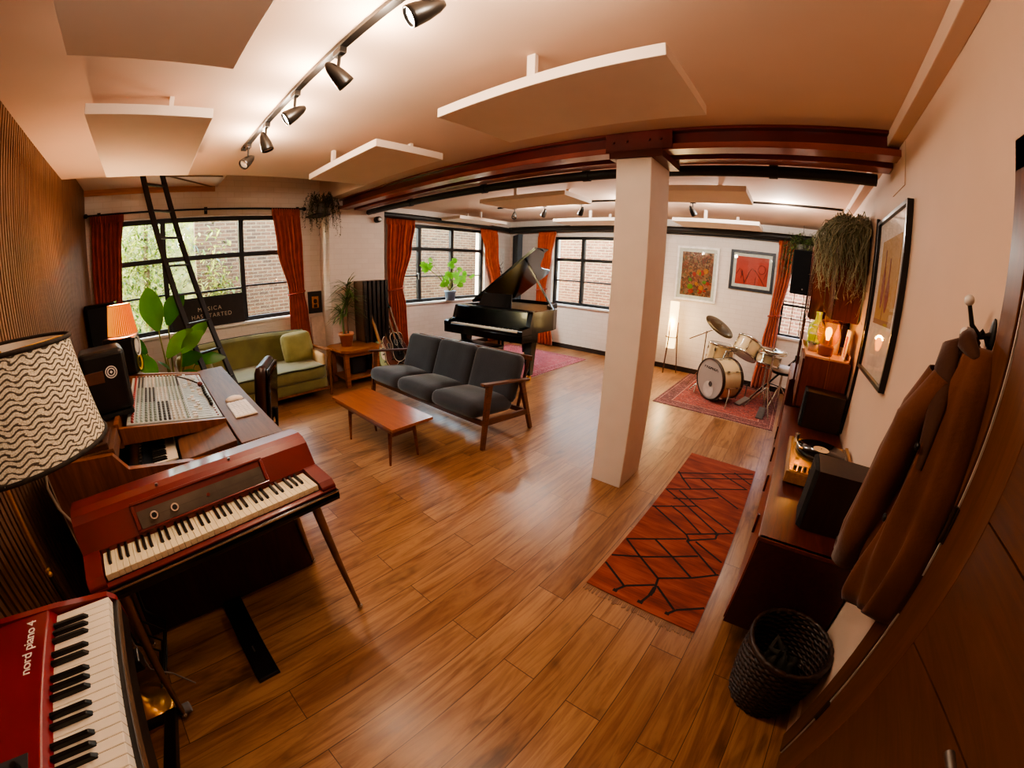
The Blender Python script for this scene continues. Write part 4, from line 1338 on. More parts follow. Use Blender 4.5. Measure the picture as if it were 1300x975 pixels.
# ---- mixing console
t = thing('mixing_console', 'grey analogue mixing console with rows of faders set into the studio desk', 'mixing console', (-2.76, 0, .9))
X0, X1, Y0, Y1 = -3.32, -2.185, -.255, .25
def mz(y): return tray(y) + .004
M().hexa([(X0, Y0, mz(Y0) - .06), (X1, Y0, mz(Y0) - .06), (X1, Y1, mz(Y1) - .05), (X0, Y1, mz(Y1) - .05), (X0, Y0, mz(Y0)), (X1, Y0, mz(Y0)), (X1, Y1, mz(Y1)), (X0, Y1, mz(Y1))]).build('chassis', plain('console_grey', '#8d8f88', .45, .3, .1, 8), t, w=True, bev=.003)
def cbox(m, x, y, sx, sy, h, dz=0):
    z = mz(y) + dz
    return m.hexa([(x - sx, y - sy, mz(y - sy) + dz), (x + sx, y - sy, mz(y - sy) + dz), (x + sx, y + sy, mz(y + sy) + dz), (x - sx, y + sy, mz(y + sy) + dz), (x - sx, y - sy, mz(y - sy) + h), (x + sx, y - sy, mz(y - sy) + h), (x + sx, y + sy, mz(y + sy) + h), (x - sx, y + sy, mz(y + sy) + h)])
kc = ['#8e2f2a', '#9fb0a8', '#74837c', '#3d3f3f', '#c9c6bc']
rnd = random.Random(2)
NCH = 24
sw = (X1 - X0 - .012) / NCH
km = [plain('strip_face', '#a3a69e', .5, .1, .1, 20)] + [plain('knob_%d' % i, c, .4) for i, c in enumerate(kc)] + [black_ink, plain('button_red', '#7d2a22', .4, 0, .3, 30)]
for k in range(NCH):
    x = X1 - .006 - (k + .5) * sw
    m = M()
    cbox(m, x, -.002, sw / 2 - .0025, .248, .001)
    for r_ in range(13):
        y = Y0 + .03 + r_ * .0245
        m.m(1 + (0 if r_ < 1 else (1 + (r_ // 3 + k // 8) % 4))).lathe([(.0085, .0), (.0066, .014), (0, .0145)], (x, y, mz(y)), 7)
    m.m(6)
    cbox(m, x, .145, .0026, .055, .0016)
    m.m(7)
    cbox(m, x, .074, .006, .005, .005)
    cbox(m, x, .228, .006, .005, .005)
    st = m.build('channel_strip', km, t, w=True)
    fy = rnd.choice([.11, .13, .15, .19])
    f_ = M()
    cbox(f_, x, fy, .008, .011, .012)
    f_.build('fader', plain('fader_cap', '#d8d4ca', .4, 0, .2, 40), st, w=True)
t = thing('gooseneck_lamp', 'small black jointed lamp lying along the edge of the mixing console', 'desk lamp', (-2.75, .2, .89))
g = M()
for k in range(9):
    y = .222 + .003 * math.sin(k)
    x = -2.40 - k * .055
    g.sph((x, y, mz(y) + .016), (.018, .012, .012), 8, 6)
g.build('neck', black_satin, t, w=True)
M().tube([(-2.88, .225, mz(.22) + .02), (-3.02, .15, mz(.15) + .03), (-3.16, .07, mz(.07) + .03)], .006, 6).build('arm', black_satin, t, w=True)
M().sph((-2.89, .215, mz(.21) + .022), (.026, .02, .018), 10, 7).build('joint', plain('joint_red', '#5a1a16', .4), t, w=True)
# ---- small keyboard tucked under the console
t = thing('synthesizer', 'small keyboard tucked under the near end of the mixing console', 'keyboard', (-2.42, -.03, .725), PI)
M().b(-.49, .49, 0.0, .27, 0, .045).build('body', plain('synth_dark', '#23262a', .5, 0, .15), t, bev=.004)
keyset(-.40, .022, 40, 0, .006, .135, .066, .018, .6).build('keyboard', [nord_keys, ebony], t, bev=.001, seg=1)
M().b(-.49, -.405, .0, .14, .045, .06).b(.482, .49, 0, .27, .045, .075).b(-.49, -.482, 0, .27, .045, .075).build('end_block', plain('synth_wood', '#4a3424', .5), t, bev=.002)
m = M().b(-.44, -.37, .15, .18, .045, .052).b(-.44, -.37, .186, .216, .045, .052)
m.build('pad', plain('pad_cream', '#d9d2bd', .4), t, bev=.002)
m = M()
for k in range(16):
    m.cyl((-.30 + k * .045, .20, .045), (-.30 + k * .045, .20, .062), .009, .008, 10)
for k in range(5):
    m.cyl((-.46, .235 - k * .012 + .01, .045), (-.46, .235 - k * .012 + .01, .055), .004, n=6)
m.build('knob', steel, t)
# ---- computer keyboard and mouse on the arm rest
t = thing('computer_keyboard', 'slim computer keyboard on the arm rest of the studio desk', 'keyboard', (-2.28, .375, .86))
M().b(-2.43, -2.135, .312, .438, .8605, .868).build('base', plain('alu_pale', '#b9a592', .4, .4), t, w=True, bev=.003)
m = M()
for r_ in range(5):
    for c_ in range(13):
        m.b(-2.425 + c_ * .0222, -2.407 + c_ * .0222, .318 + r_ * .0235, .337 + r_ * .0235, .868, .8705)
m.build('keycaps', plain('keycap_pale', '#d6c6b4', .5), t, w=True)
t = thing('computer_mouse', 'pale computer mouse beside the slim keyboard on the desk', 'mouse', (-2.49, .375, .86))
M().sph((-2.495, .375, .862), (.032, .058, .026), 16, 8).build('shell', plain('mouse_pale', '#d8cbbd', .3), t, w=True)

# ---- studio monitors
mon_blk = plain('monitor_black', '#151413', .32, 0, .15, 20)
t = thing('studio_monitor', 'large black studio monitor with a ring emblem, half behind the zebra lamp shade', 'speaker', (-2.42, -.33, .975), math.radians(98))
M().b(-.12, .12, -.13, .13, .03, .345).build('cabinet', mon_blk, t, bev=.03, seg=4)
M().b(-.11, .11, -.12, .12, 0, .03).build('stand_pad', black_cloth, t, bev=.01)
m = M()
for r0, r1 in ((.026, .031), (.015, .021)):
    m.lathe([(r0, .002), (r1, .002)], (.035, -.131, .235), 28, frame3((1, 0, 0), (0, 0, 1)))
m.ob((.035, -.1325, .235), (.012, .001, .012), RY(PI / 4))
m.build('emblem', white_ink, t)
M().b(-.10, -.005, -.132, -.128, .19, .25).build('reflection_patch', plain('reflection_brown', '#5a3a2c', .2, 0, .1), t, bev=.002)  # brownish reflection on the cabinet face, painted as a flat patch
t = thing('studio_monitor', 'black studio monitor with a yellow cone under the glowing orange lamp', 'speaker', (-3.50, -.30, .972), math.radians(-16))
M().b(-.10, .10, -.12, .12, 0, .28).build('cabinet', mon_blk, t, bev=.012, seg=3)
face = frame3((-1, 0, 0), (0, 0, 1))
M().lathe([(0, .012), (.03, .008), (.066, -.006), (.070, .006), (.076, .006)], (0, .121, .195), 26, face).build('tweeter', plain('cone_pale', '#c9c2b6', .4, 0, .1), t)
M().lathe([(0, .0), (.03, -.006), (.055, .004), (.06, .004)], (0, .121, .07), 24, face).build('woofer', plain('cone_yellow', '#c7a52a', .5), t)
t = thing('desk_shelf', 'dark wooden riser under the large studio monitor beside the zebra lamp', 'monitor riser', (-2.3, -.46, .97))
M().b(-2.10, -1.875, -.60, -.32, .97, 1.0).b(-2.10, -1.9, -.60, -.34, 1.0, 1.03).build('riser', wood('riser_wood', '#2e1a10', '#5a3822', 'y', .4), t, w=True, bev=.004)
# ---- orange pleated table lamp
t = thing('table_lamp', 'small lamp with a glowing orange pleated shade on top of the far studio monitor', 'table lamp', (-3.50, -.28, 1.252))
M().lathe([(0, 0), (.06, 0), (.06, .010), (.014, .014), (.012, .05), (0, .05)], n=24).build('base', brass, t)
def pleat():
    m, tt, b = nt('pleated_orange')
    tc = tt.nodes.new('ShaderNodeTexCoord')
    b.inputs['Base Color'].default_value = lin('#c96a18')
    sp = tt.nodes.new('ShaderNodeSeparateXYZ')
    tt.links.new(tc.outputs['Object'], sp.inputs[0])
    at = N(tt, 'ShaderNodeMath', operation='ARCTAN2')
    tt.links.new(sp.outputs[1], at.inputs[0]); tt.links.new(sp.outputs[0], at.inputs[1])
    mu = N(tt, 'ShaderNodeMath', operation='MULTIPLY'); mu.inputs[1].default_value = 44
    tt.links.new(at.outputs[0], mu.inputs[0])
    si = N(tt, 'ShaderNodeMath', operation='SINE')
    tt.links.new(mu.outputs[0], si.inputs[0])
    c = ramp(tt, si.outputs[0], [(0, '#a03c02'), (.6, '#f07c10'), (1, '#ffb040')])
    tt.links.new(c, b.inputs['Emission Color'])
    b.inputs['Emission Strength'].default_value = .55
    return m
M().grid(lambda u, v: ((.115 - .03 * v + .003 * math.cos(2 * PI * u * 44)) * math.cos(2 * PI * u), (.115 - .03 * v + .003 * math.cos(2 * PI * u * 44)) * math.sin(2 * PI * u), .012 + .22 * v), 264, 3).build('lamp_shade', pleat(), t)
m = M()
for r, z in ((.117, .012), (.087, .232)):
    m.tube([(r * math.cos(2 * PI * k / 32), r * math.sin(2 * PI * k / 32), z) for k in range(33)], .004, 6, cap=False)
m.build('shade_trim', plain('trim_peach', '#e0b080', .7), t)
# dark box behind lamp by the curtain
t = thing('loudspeaker', 'tall black loudspeaker in the dark corner behind the orange lamp', 'speaker', (-4.9, -.56, 0))
M().b(-5.05, -4.78, -.74, -.42, .0, 1.48).build('cabinet', black_gloss, t, w=True, bev=.01)
M().b(-4.78, -4.775, -.71, -.45, .3, 1.44).build('grille', black_cloth, t, w=True)
# ---- office chair
leather = plain('brown_leather', '#2c1710', .38, 0, .25, 8, coat=.15, bmp=.1)
t = thing('office_chair', 'dark brown leather swivel chair pushed up to the studio desk', 'chair', (-3.20, .50, 0), math.radians(-26))
M().cushion(-.25, .25, -.27, .22, .42, .52, .05, .02).build('seat', leather, t, weld=True)
mt = Matrix.Translation((0, .25, .70)) @ Matrix.Rotation(-.12, 4, 'X')
M().cushion(-.22, .22, -.05, .05, -.26, .24, .05, .0, xf=mt).build('backrest', leather, t, weld=True)
M().cushion(-.20, .20, .035, .07, -.24, .21, .018, 0, xf=mt).build('back_shell', black_gloss, t, weld=True)
M().cyl((0, 0, .10), (0, 0, .42), .03).build('gas_lift', black_metal, t)
M().tube([(0, .05, .41), (0, .30, .41), (0, .31, .55)], .02, 8).build('back_support', black_metal, t)
for k in range(5):
    a = 2 * PI * k / 5 + .3
    l = M().bar((0, 0, .10), (.28 * math.cos(a), .28 * math.sin(a), .07), .05, .035, w2=.03, h2=.025).build('leg', black_satin, t, bev=.004)
    M().cyl((.28 * math.cos(a) - .012, .28 * math.sin(a), .028), (.28 * math.cos(a) + .012, .28 * math.sin(a), .028), .028, n=14).build('caster', black_satin, l)
# ================================================================== MIDDLE OF THE ROOM
teak_t = wood('teak_top', '#854018', '#ab5f2a', 'x', .3, coat=.3)
t = thing('coffee_table', 'teak coffee table with tapered legs in front of the grey sofa', 'coffee table', (-2.87, 1.63, 0))
M().prism([(-3.41, 1.43), (-2.33, 1.43), (-2.33, 1.83), (-3.41, 1.83)], .378, .40, 'z').build('table_top', teak_t, t, w=True, bev=.007)
for lx in (-3.21, -2.51):
    for ly in (1.49, 1.78):
        s = 1 if ly > 1.6 else -1
        M().tube([(lx, ly - s * .03, .378), (lx, ly - s * .02, .25), (lx, ly, 0)], [.019, .018, .010], 12).build('leg', teak, t, w=True)
    M().bar((lx, 1.51, .27), (lx, 1.76, .27), .022, .035).build('cross_rail', teak, t, w=True, bev=.004)
M().bar((-3.21, 1.635, .285), (-2.51, 1.635, .285), .03, .022).build('stretcher', teak, t, w=True, bev=.004)
for s in (0, 1):
    y = 1.45 + .36 * s
    M().b(-3.36, -2.38, y - .009, y + .009, .345, .378).build('apron', teak, t, w=True, bev=.003)
M().bar((-2.53, 1.635, .28), (-2.40, 1.635, .372), .03, .018).build('brace', teak, t, w=True)

grey = plain('charcoal_fabric', '#34353a', .92, 0, .16, 5, sheen=.35, bmp=.25)
arm_w = wood('sofa_arm_wood', '#3f2011', '#75411f', 'y', .35, coat=.2)
t = thing('grey_sofa', 'three-seat charcoal sofa with open wooden arms in the middle of the room', 'sofa', (-3.08, 2.55, 0))
xs = [-4.00, -3.42, -2.83, -2.22]
for i in range(3):
    mt = Matrix.Translation(((xs[i] + xs[i + 1]) / 2, 2.47, .335)) @ Matrix.Rotation(-.11, 4, 'X')
    hw = (xs[i + 1] - xs[i]) / 2 - .003
    M().cushion(-hw, hw, -.29, .27, -.075, .075, .065, .028, xf=mt).build('seat_cushion', grey, t, w=True, weld=True)
    mt = Matrix.Translation(((xs[i] + xs[i + 1]) / 2 + .02, 2.77, .545)) @ Matrix.Rotation(-.33, 4, 'X')
    M().cushion(-hw, hw, -.065, .065, -.24, .235, .06, 0, xf=mt).build('back_cushion', grey, t, w=True, weld=True)
for x, s in ((-2.17, 1), (-4.06, -1)):
    m = M()
    m.bar((x, 2.245, 0), (x, 2.33, .60), .035, .042, up=(0, 1, 0), w2=.035, h2=.065)
    m.build('front_leg', arm_w, t, w=True, bev=.005)
    M().bar((x, 2.945, 0), (x, 2.775, .535), .035, .042, up=(0, 1, 0), w2=.035, h2=.06).build('rear_leg', arm_w, t, w=True, bev=.005)
    m = M().hexa([(x - .02, 2.24, .598), (x + .02, 2.24, .598), (x + .026, 2.88, .525), (x - .026, 2.88, .525), (x - .03, 2.24, .624), (x + .03, 2.24, .624), (x + .026, 2.88, .548), (x - .026, 2.88, .548)])
    m.build('armrest', arm_w, t, w=True, bev=.007)
    M().bar((x, 2.275, .255), (x, 2.86, .205), .028, .055).build('side_rail', arm_w, t, w=True, bev=.004)
M().b(-4.06, -2.17, 2.27, 2.295, .215, .262).b(-4.06, -2.17, 2.83, 2.855, .19, .24).build('frame_rail', arm_w, t, w=True, bev=.003)
for k in range(7):
    x = -3.95 + k * .285
    M().bar((x, 2.82, .25), (x, 2.965, .72), .03, .016, up=(0, 1, 0)).build('back_slat', arm_w, t, w=True)
M().bar((-4.0, 2.965, .72), (-2.2, 2.965, .72), .02, .05).build('top_rail', arm_w, t, w=True, bev=.003)

# ================================================================== RUGS
def rugmat(name, hx, hy, field, border, accents, cell=9.0, band=.16):
    m, tt, b = nt(name)
    tc = tt.nodes.new('ShaderNodeTexCoord')
    sp = tt.nodes.new('ShaderNodeSeparateXYZ')
    tt.links.new(tc.outputs['Object'], sp.inputs[0])
    def mth(op, a, c=None):
        n = N(tt, 'ShaderNodeMath', operation=op)
        for i, v in enumerate((a, c)):
            if v is None: continue
            if isinstance(v, (int, float)): n.inputs[i].default_value = v
            else: tt.links.new(v, n.inputs[i])
        return n.outputs[0]
    ax, ay = mth('ABSOLUTE', sp.outputs[0]), mth('ABSOLUTE', sp.outputs[1])
    edge = mth('MINIMUM', mth('SUBTRACT', hx, ax), mth('SUBTRACT', hy, ay))
    # mirrored coordinates make a symmetrical motif
    cx = tt.nodes.new('ShaderNodeCombineXYZ')
    tt.links.new(ax, cx.inputs[0]); tt.links.new(ay, cx.inputs[1])
    vo = N(tt, 'ShaderNodeTexVoronoi', Scale=cell * 1.5, distance='MANHATTAN')
    tt.links.new(cx.outputs[0], vo.inputs['Vector'])
    nz = noise(tt, cx.outputs[0], cell * 3.2, 5, .72)
    v = mth('ADD', mth('MULTIPLY', vo.outputs['Distance'], .55), mth('MULTIPLY', nz, .75))
    v = mth('FRACT', mth('MULTIPLY', v, 2.6))
    fcol = ramp(tt, v, [(.0, field), (.38, field), (.46, accents[1]), (.54, field), (.64, accents[2]), (.72, accents[0]), (.82, field)])
    bcol = ramp(tt, v, [(.0, border), (.30, border), (.42, accents[0]), (.54, border), (.64, accents[1]), (.74, border), (.86, accents[2])])
    mx = tt.nodes.new('ShaderNodeMixRGB')
    tt.links.new(mth('LESS_THAN', edge, band), mx.inputs[0])
    tt.links.new(fcol, mx.inputs[1]); tt.links.new(bcol, mx.inputs[2])
    stripe = mth('LESS_THAN', mth('ABSOLUTE', mth('SUBTRACT', edge, band)), .006)
    s2 = mth('LESS_THAN', mth('ABSOLUTE', mth('SUBTRACT', edge, .04)), .004)
    mx2 = tt.nodes.new('ShaderNodeMixRGB')
    tt.links.new(mth('MAXIMUM', stripe, s2), mx2.inputs[0])
    tt.links.new(mx.outputs[0], mx2.inputs[1])
    mx2.inputs[2].default_value = lin(accents[1])
    wear = noise(tt, tc.outputs['Object'], 3.5, 5, .65)
    mx3 = tt.nodes.new('ShaderNodeMixRGB'); mx3.blend_type = 'MULTIPLY'; mx3.inputs[0].default_value = .6
    tt.links.new(mx2.outputs[0], mx3.inputs[1])
    tt.links.new(ramp(tt, wear, [(.3, '#a89a92'), (.65, '#ffffff')]), mx3.inputs[2])
    tt.links.new(mx3.outputs[0], b.inputs['Base Color'])
    b.inputs['Roughness'].default_value = .95
    bump(tt, b, noise(tt, tc.outputs['Object'], 180, 2), .3, .003)
    return m
def fringe(m, x0, x1, y, d, n, z=.002):
    rnd = random.Random(int(x0 * 100))
    for k in range(n):
        x = x0 + (x1 - x0) * (k + .5) / n
        m.bar((x, y, z), (x + rnd.uniform(-.006, .006), y + d * rnd.uniform(.7, 1.1), z), .006, .003)
    return m
t = thing('pink_rug', 'faded pink patterned rug under the grand piano', 'rug', (-4.19, 5.10, 0))
M().b(-.91, .91, -1.0, .96, 0, .008).build('pile', rugmat('pink_rug', .91, .98, '#c0525e', '#a83a4c', ['#e2b8b4', '#d99a9c', '#7d2a3e'], 11), t)
m = M()
for s in (-1, 1):
    for k in range(60):
        m.bar((s * .91, -.98 + k * .0325, .003), (s * .945, -.98 + k * .0325, .003), .006, .003)
m.build('fringe', plain('fringe_pale', '#d9c3b4', .9), t)
t = thing('persian_rug', 'worn red patterned rug under the drum kit', 'rug', (-.72, 5.66, 0))
M().b(-.78, .78, -.95, .93, 0, .008).build('pile', rugmat('red_rug', .78, .94, '#a04a3e', '#7d4440', ['#2c2b33', '#c08c7e', '#54303a'], 7.5, .2), t)
fringe(fringe(M(), -.78, .78, -.95, -.025, 90), -.78, .78, .93, .025, 90).build('fringe', MATS['fringe_pale'], t)
# runner
def kilim():
    m, tt, b = nt('kilim_weave')
    v = coords(tt, (3, 60, 1))
    f = noise(tt, v, 2, 4, .6)
    tc2 = coords(tt, (2, 9, 1))
    g = noise(tt, tc2, 1.5, 2)
    ad = N(tt, 'ShaderNodeMath', operation='MULTIPLY_ADD')
    tt.links.new(f, ad.inputs[0]); ad.inputs[1].default_value = .6
    tt.links.new(g, ad.inputs[2])
    tt.links.new(ramp(tt, ad.outputs[0], [(.55, '#632618'), (.8, '#863822'), (1.0, '#984a32')]), b.inputs['Base Color'])
    b.inputs['Roughness'].default_value = .95
    bump(tt, b, f, .35, .003)
    return m
KL = [[(-0.635, 3.047), (-0.554, 2.94), (-0.45, 2.82)], [(-0.626, 3.018), (-0.284, 3.243), (-0.017, 3.419)], [(-0.571, 2.946), (-0.42, 3.047), (-0.008, 3.324)], [(-0.429, 3.04), (-0.224, 2.872), (-0.045, 2.754)], [(-0.284, 3.243), (-0.023, 3.092)], [(-0.624, 2.694), (-0.271, 2.946), (-0.024, 3.1)], [(-0.621, 2.696), (-0.412, 2.565), (-0.12, 2.353)], [(-0.528, 2.599), (-0.334, 2.723), (-0.219, 2.826)], [(-0.527, 2.744), (-0.362, 2.618), (-0.023, 2.414)], [(-0.626, 2.4), (-0.331, 2.609)], [(-0.622, 2.414), (-0.303, 2.219), (-0.273, 2.179)], [(-0.511, 2.495), (-0.397, 2.43), (-0.222, 2.288)], [(-0.311, 2.219), (-0.015, 2.419)], [(-0.276, 2.163), (-0.113, 2.289), (-0.117, 2.34)], [(-0.622, 1.945), (-0.289, 2.175)], [(-0.273, 2.151), (-0.023, 1.946)], [(-0.622, 1.945), (-0.485, 1.842), (-0.317, 1.726)], [(-0.47, 2.055), (-0.318, 1.957), (-0.147, 1.836)], [(-0.631, 1.749), (-0.45, 1.854), (-0.168, 2.049)], [(-0.225, 2.182), (-0.017, 2.07)], [(-0.318, 1.721), (-0.14, 1.839), (-0.007, 1.951)], [(-0.63, 1.672), (-0.448, 1.557)], [(-0.473, 1.506), (-0.444, 1.564), (-0.309, 1.664)], [(-0.313, 1.728), (-0.293, 1.61), (-0.319, 1.51)], [(-0.294, 1.663), (-0.15, 1.55)], [(-0.163, 1.513), (-0.138, 1.553), (0.005, 1.648)], [(-0.182, 3.34), (0.017, 3.199)]]
rx0, rx1, ry0, ry1 = -.632, -.002, 1.46, 3.49
t = thing('runner_rug', 'long brick red runner rug with black zigzag lines beside the sideboard', 'rug', (-.317, 2.475, 0))
m = M().b(rx0, rx1, ry0, ry1, 0, .007).m(1)
cl = lambda p: (min(max(p[0], rx0 + .004), rx1 - .004), p[1], .0072)
for ln in KL:
    for a, b_ in zip(ln, ln[1:]):
        m.bar(cl(a), cl(b_), .014, .0012)
for (x, y, sx, sy) in ((-.30, 1.61, .022, .07), (-.325, 1.50, .03, .02), (-.475, 1.50, .025, .022), (-.17, 1.505, .025, .02), (-.12, 2.345, .03, .03), (-.272, 2.165, .022, .035), (-.553, 2.945, .02, .018)):
    m.b(x - sx / 2, x + sx / 2, y - sy / 2, y + sy / 2, .007, .0082)
m.build('weave', [kilim(), plain('kilim_black', '#1c1210', .95)], t, w=True)
fringe(fringe(M(), rx0, rx1, ry0, -.05, 60), rx0, rx1, ry1, .02, 60).build('fringe', plain('fringe_tan', '#8a6a52', .9, 0, .2), t, w=True)

# ================================================================== GRAND PIANO
bk = black_gloss
t = thing('grand_piano', 'black grand piano with its lid propped open in the far corner', 'piano', (-3.80, 3.86, 0), math.radians(3))
out = [(-.73, .24), (.73, .24), (.73, .78), (.70, .92), (.60, 1.05), (.46, 1.16), (.34, 1.28), (.27, 1.42), (.24, 1.58), (.22, 1.74), (.14, 1.82), (.0, 1.84), (-.60, 1.84), (-.70, 1.80), (-.73, 1.70)]
def inset(poly, d):
    n = len(poly)
    cx = sum(p[0] for p in poly) / n; cy = sum(p[1] for p in poly) / n
    r = []
    for i, p in enumerate(poly):
        a, b_ = Vector(poly[i - 1]), Vector(poly[(i + 1) % n])
        tn = (b_ - a).normalized()
        nr = Vector((-tn.y, tn.x))
        r.append((p[0] + nr.x * d, p[1] + nr.y * d))
    return r
m = M().prism(out, .70, .93, 'z')
inn = inset(out, .035)
n = len(out)
m.add([(x, y, .93) for x, y in out] + [(x, y, 1.0) for x, y in out] + [(x, y, 1.0) for x, y in inn] + [(x, y, .93) for x, y in inn],
      [(i, (i + 1) % n, n + (i + 1) % n, n + i) for i in range(n)] + [(n + i, n + (i + 1) % n, 2 * n + (i + 1) % n, 2 * n + i) for i in range(n)] + [(2 * n + i, 2 * n + (i + 1) % n, 3 * n + (i + 1) % n, 3 * n + i) for i in range(n)])
m.build('case', bk, t, bev=.004)
M().prism(inset(out, .04), .93, .945, 'z').build('iron_frame', gold_leaf, t)
m = M()
for k in range(46):
    x = -.62 + k * .026
    y1 = 1.72 if x < .18 else 1.72 - (x - .18) * 1.75
    m.bar((x, .50, .962), (x - .10 * (k / 46), y1, .955), .0016, .0016)
m.build('string', steel, t)
M().b(-.62, .62, .42, .50, .945, .975).build('tuning_block', plain('red_felt', '#8e2018', .9), t)
M().b(-.73, .73, .0, .24, .60, .70).build('key_bed', bk, t, bev=.006)
for s in (-1, 1):
    x0, x1 = sorted((s * .655, s * .73))
    M().prism([(.0, .70), (.0, .765), (.03, .785), (.18, .80), (.24, .99), (.24, .70)], x0, x1, 'x').build('arm', bk, t, bev=.006)
M().b(-.655, .655, .0, .03, .70, .735).build('key_slip', bk, t, bev=.004)
keyset(-.618, 1.236 / 52, 52, 5, .035, .185, .752, .02).build('keyboard', [nord_keys, ebony], t)
M().prism([(.19, .72), (.215, .99), (.245, .99), (.245, .72)], -.655, .655, 'x').build('fallboard', bk, t, bev=.004)
M().b(-.72, .72, .235, .40, .97, 1.0).build('front_shelf', bk, t, bev=.004)
M().hexa([(-.45, .46, .98), (.20, .46, .98), (.20, .475, .98), (-.45, .475, .98), (-.40, .53, 1.19), (.15, .53, 1.19), (.15, .545, 1.19), (-.40, .545, 1.19)]).build('music_desk', bk, t, bev=.004)
# lid, hinged on the straight side and propped open
TH = math.radians(35.5)
def lid(p, h):
    d = p[0] + .73
    return (-.73 + d * math.cos(TH) - h * math.sin(TH), p[1], 1.003 + d * math.sin(TH) + h * math.cos(TH))
lo = [(x, max(y, .64)) for x, y in out if True]
lo = [(-.73, .64), (.74, .64)] + [p for p in out[2:]]
n = len(lo)
m = M().add([lid(p, 0) for p in lo] + [lid(p, .02) for p in lo], [tuple(range(n))[::-1], tuple(range(n, 2 * n))] + [(i, (i + 1) % n, n + (i + 1) % n, n + i) for i in range(n)])
m.build('lid', bk, t, bev=.003)
fl = [(-.73, .645), (.735, .645), (.735, 1.02), (-.73, 1.02)]
m = M().hexa([lid(p, .024) for p in fl] + [lid(p, .042) for p in fl])
m.build('lid_flap', bk, t, bev=.003)
M().bar((.69, .82, .99), lid((.42, .82), -.005), .022, .03).build('lid_prop', plain('prop_pale', '#4a4440', .2, 0, .1, coat=.5), t, bev=.003)
for px, py in ((-.60, .36), (.62, .36), (-.28, 1.55)):
    lg = M().prism([(px - .075, py - .075), (px + .075, py - .075), (px + .075, py + .075), (px - .075, py + .075)], .56, .70, 'z')
    lg.hexa([(px - .042, py - .042, .09), (px + .042, py - .042, .09), (px + .042, py + .042, .09), (px - .042, py + .042, .09), (px - .066, py - .066, .56), (px + .066, py - .066, .56), (px + .066, py + .066, .56), (px - .066, py + .066, .56)])
    lo_ = lg.build('leg', bk, t, bev=.004)
    M().cyl((px - .02, py, .04), (px + .02, py, .04), .038, n=16).cyl((px, py, .06), (px, py, .095), .03, n=12).build('caster', brass, lo_)
m = M().b(-.05, -.02, .47, .50, .18, .70).b(.02, .05, .47, .50, .18, .70).b(-.14, .14, .42, .54, .12, .19)
m.build('pedal_lyre', bk, t, bev=.004)
m = M()
for x in (-.08, 0, .08):
    m.b(x - .014, x + .014, .30, .44, .085, .10)
m.build('pedal', brass, t, bev=.004)
t = thing('piano_bench', 'black upholstered bench pushed under the grand piano keyboard', 'bench', (-3.88, 3.90, 0), math.radians(3))
M().cushion(-.36, .36, -.17, .17, .42, .50, .03, .01).build('seat', plain('bench_leather', '#141110', .3, 0, .2), t, weld=True)
M().b(-.35, .35, -.16, .16, .36, .42).build('frame', bk, t, bev=.004)
for sx in (-1, 1):
    for sy in (-1, 1):
        M().bar((sx * .32, sy * .13, .36), (sx * .33, sy * .14, 0), .045, .045, up=(0, 1, 0), w2=.03, h2=.03).build('leg', bk, t, bev=.003)

# monstera on the sill
t = thing('monstera_plant', 'leggy green plant with round leaves in a pale blue pot on the window sill', 'potted plant', (-5.58, 4.86, .946))
M().lathe([(0, 0), (.085, 0), (.105, .15), (.115, .155), (.115, .185), (.10, .185), (.098, .16), (0, .16)], n=24).build('pot', plain('pot_blue', '#7f93a8', .5, 0, .08), t)
M().lathe([(0, .162), (.098, .162)], n=20).build('soil', soil, t)
mg = leafmat('monstera_green', '#649a2e', .35, .4, .25, 3)
rnd = random.Random(31)
LF = [((.10, -.62, .62), 1.0), ((.14, -.55, .70), .8), ((.08, -.70, .66), .8), ((.05, -.02, .66), 1.0), ((.10, .06, .55), .9), ((.08, -.16, .36), 1.2), ((.12, .18, .40), 1.1), ((.05, .24, .32), 1.0), ((.12, .02, .42), 1.0), ((.03, -.10, .50), .9), ((.06, .48, .46), .55), ((.1, -.22, .30), .9), ((.14, .10, .30), .8), ((.10, .02, .72), .8), ((.12, .27, .48), .7)]
m = M()
for (px, py, pz), sc in LF:
    m.tube([(0, 0, .16), (px * .3, py * .45, .16 + (pz - .16) * .6), (px, py, pz)], [.007, .005, .004], 6)
m.build('stem', plain('stem_green', '#8a8a4a', .5, 0, .2), t)
m = M()
for (px, py, pz), sc in LF:
    c = Vector((px, py, pz))
    for k in range(2):
        u = Vector((.85, -.45 + rnd.uniform(-.4, .4), rnd.uniform(.0, .6))).normalized()
        d = u.orthogonal().normalized()
        d = Matrix.Rotation(rnd.uniform(0, 6.28), 3, u) @ d
        # a round leaf with a notched, lobed outline
        pts = [c + Vector((rnd.uniform(-.03, .03), rnd.uniform(-.05, .05), rnd.uniform(-.04, .04)))]
        s2 = d.cross(u)
        for i in range(19):
            a = -2.75 + 5.5 * i / 18
            r = .085 * sc * (.8 + .2 * math.cos(a)) * (1 if i % 3 else .74)
            pts.append(pts[0] + (d * math.cos(a) + s2 * math.sin(a)) * r - u * .12 * r * abs(math.sin(a)))
        m.add(pts, [(0, i, i + 1) for i in range(1, 19)], True)
m.build('foliage', mg, t)

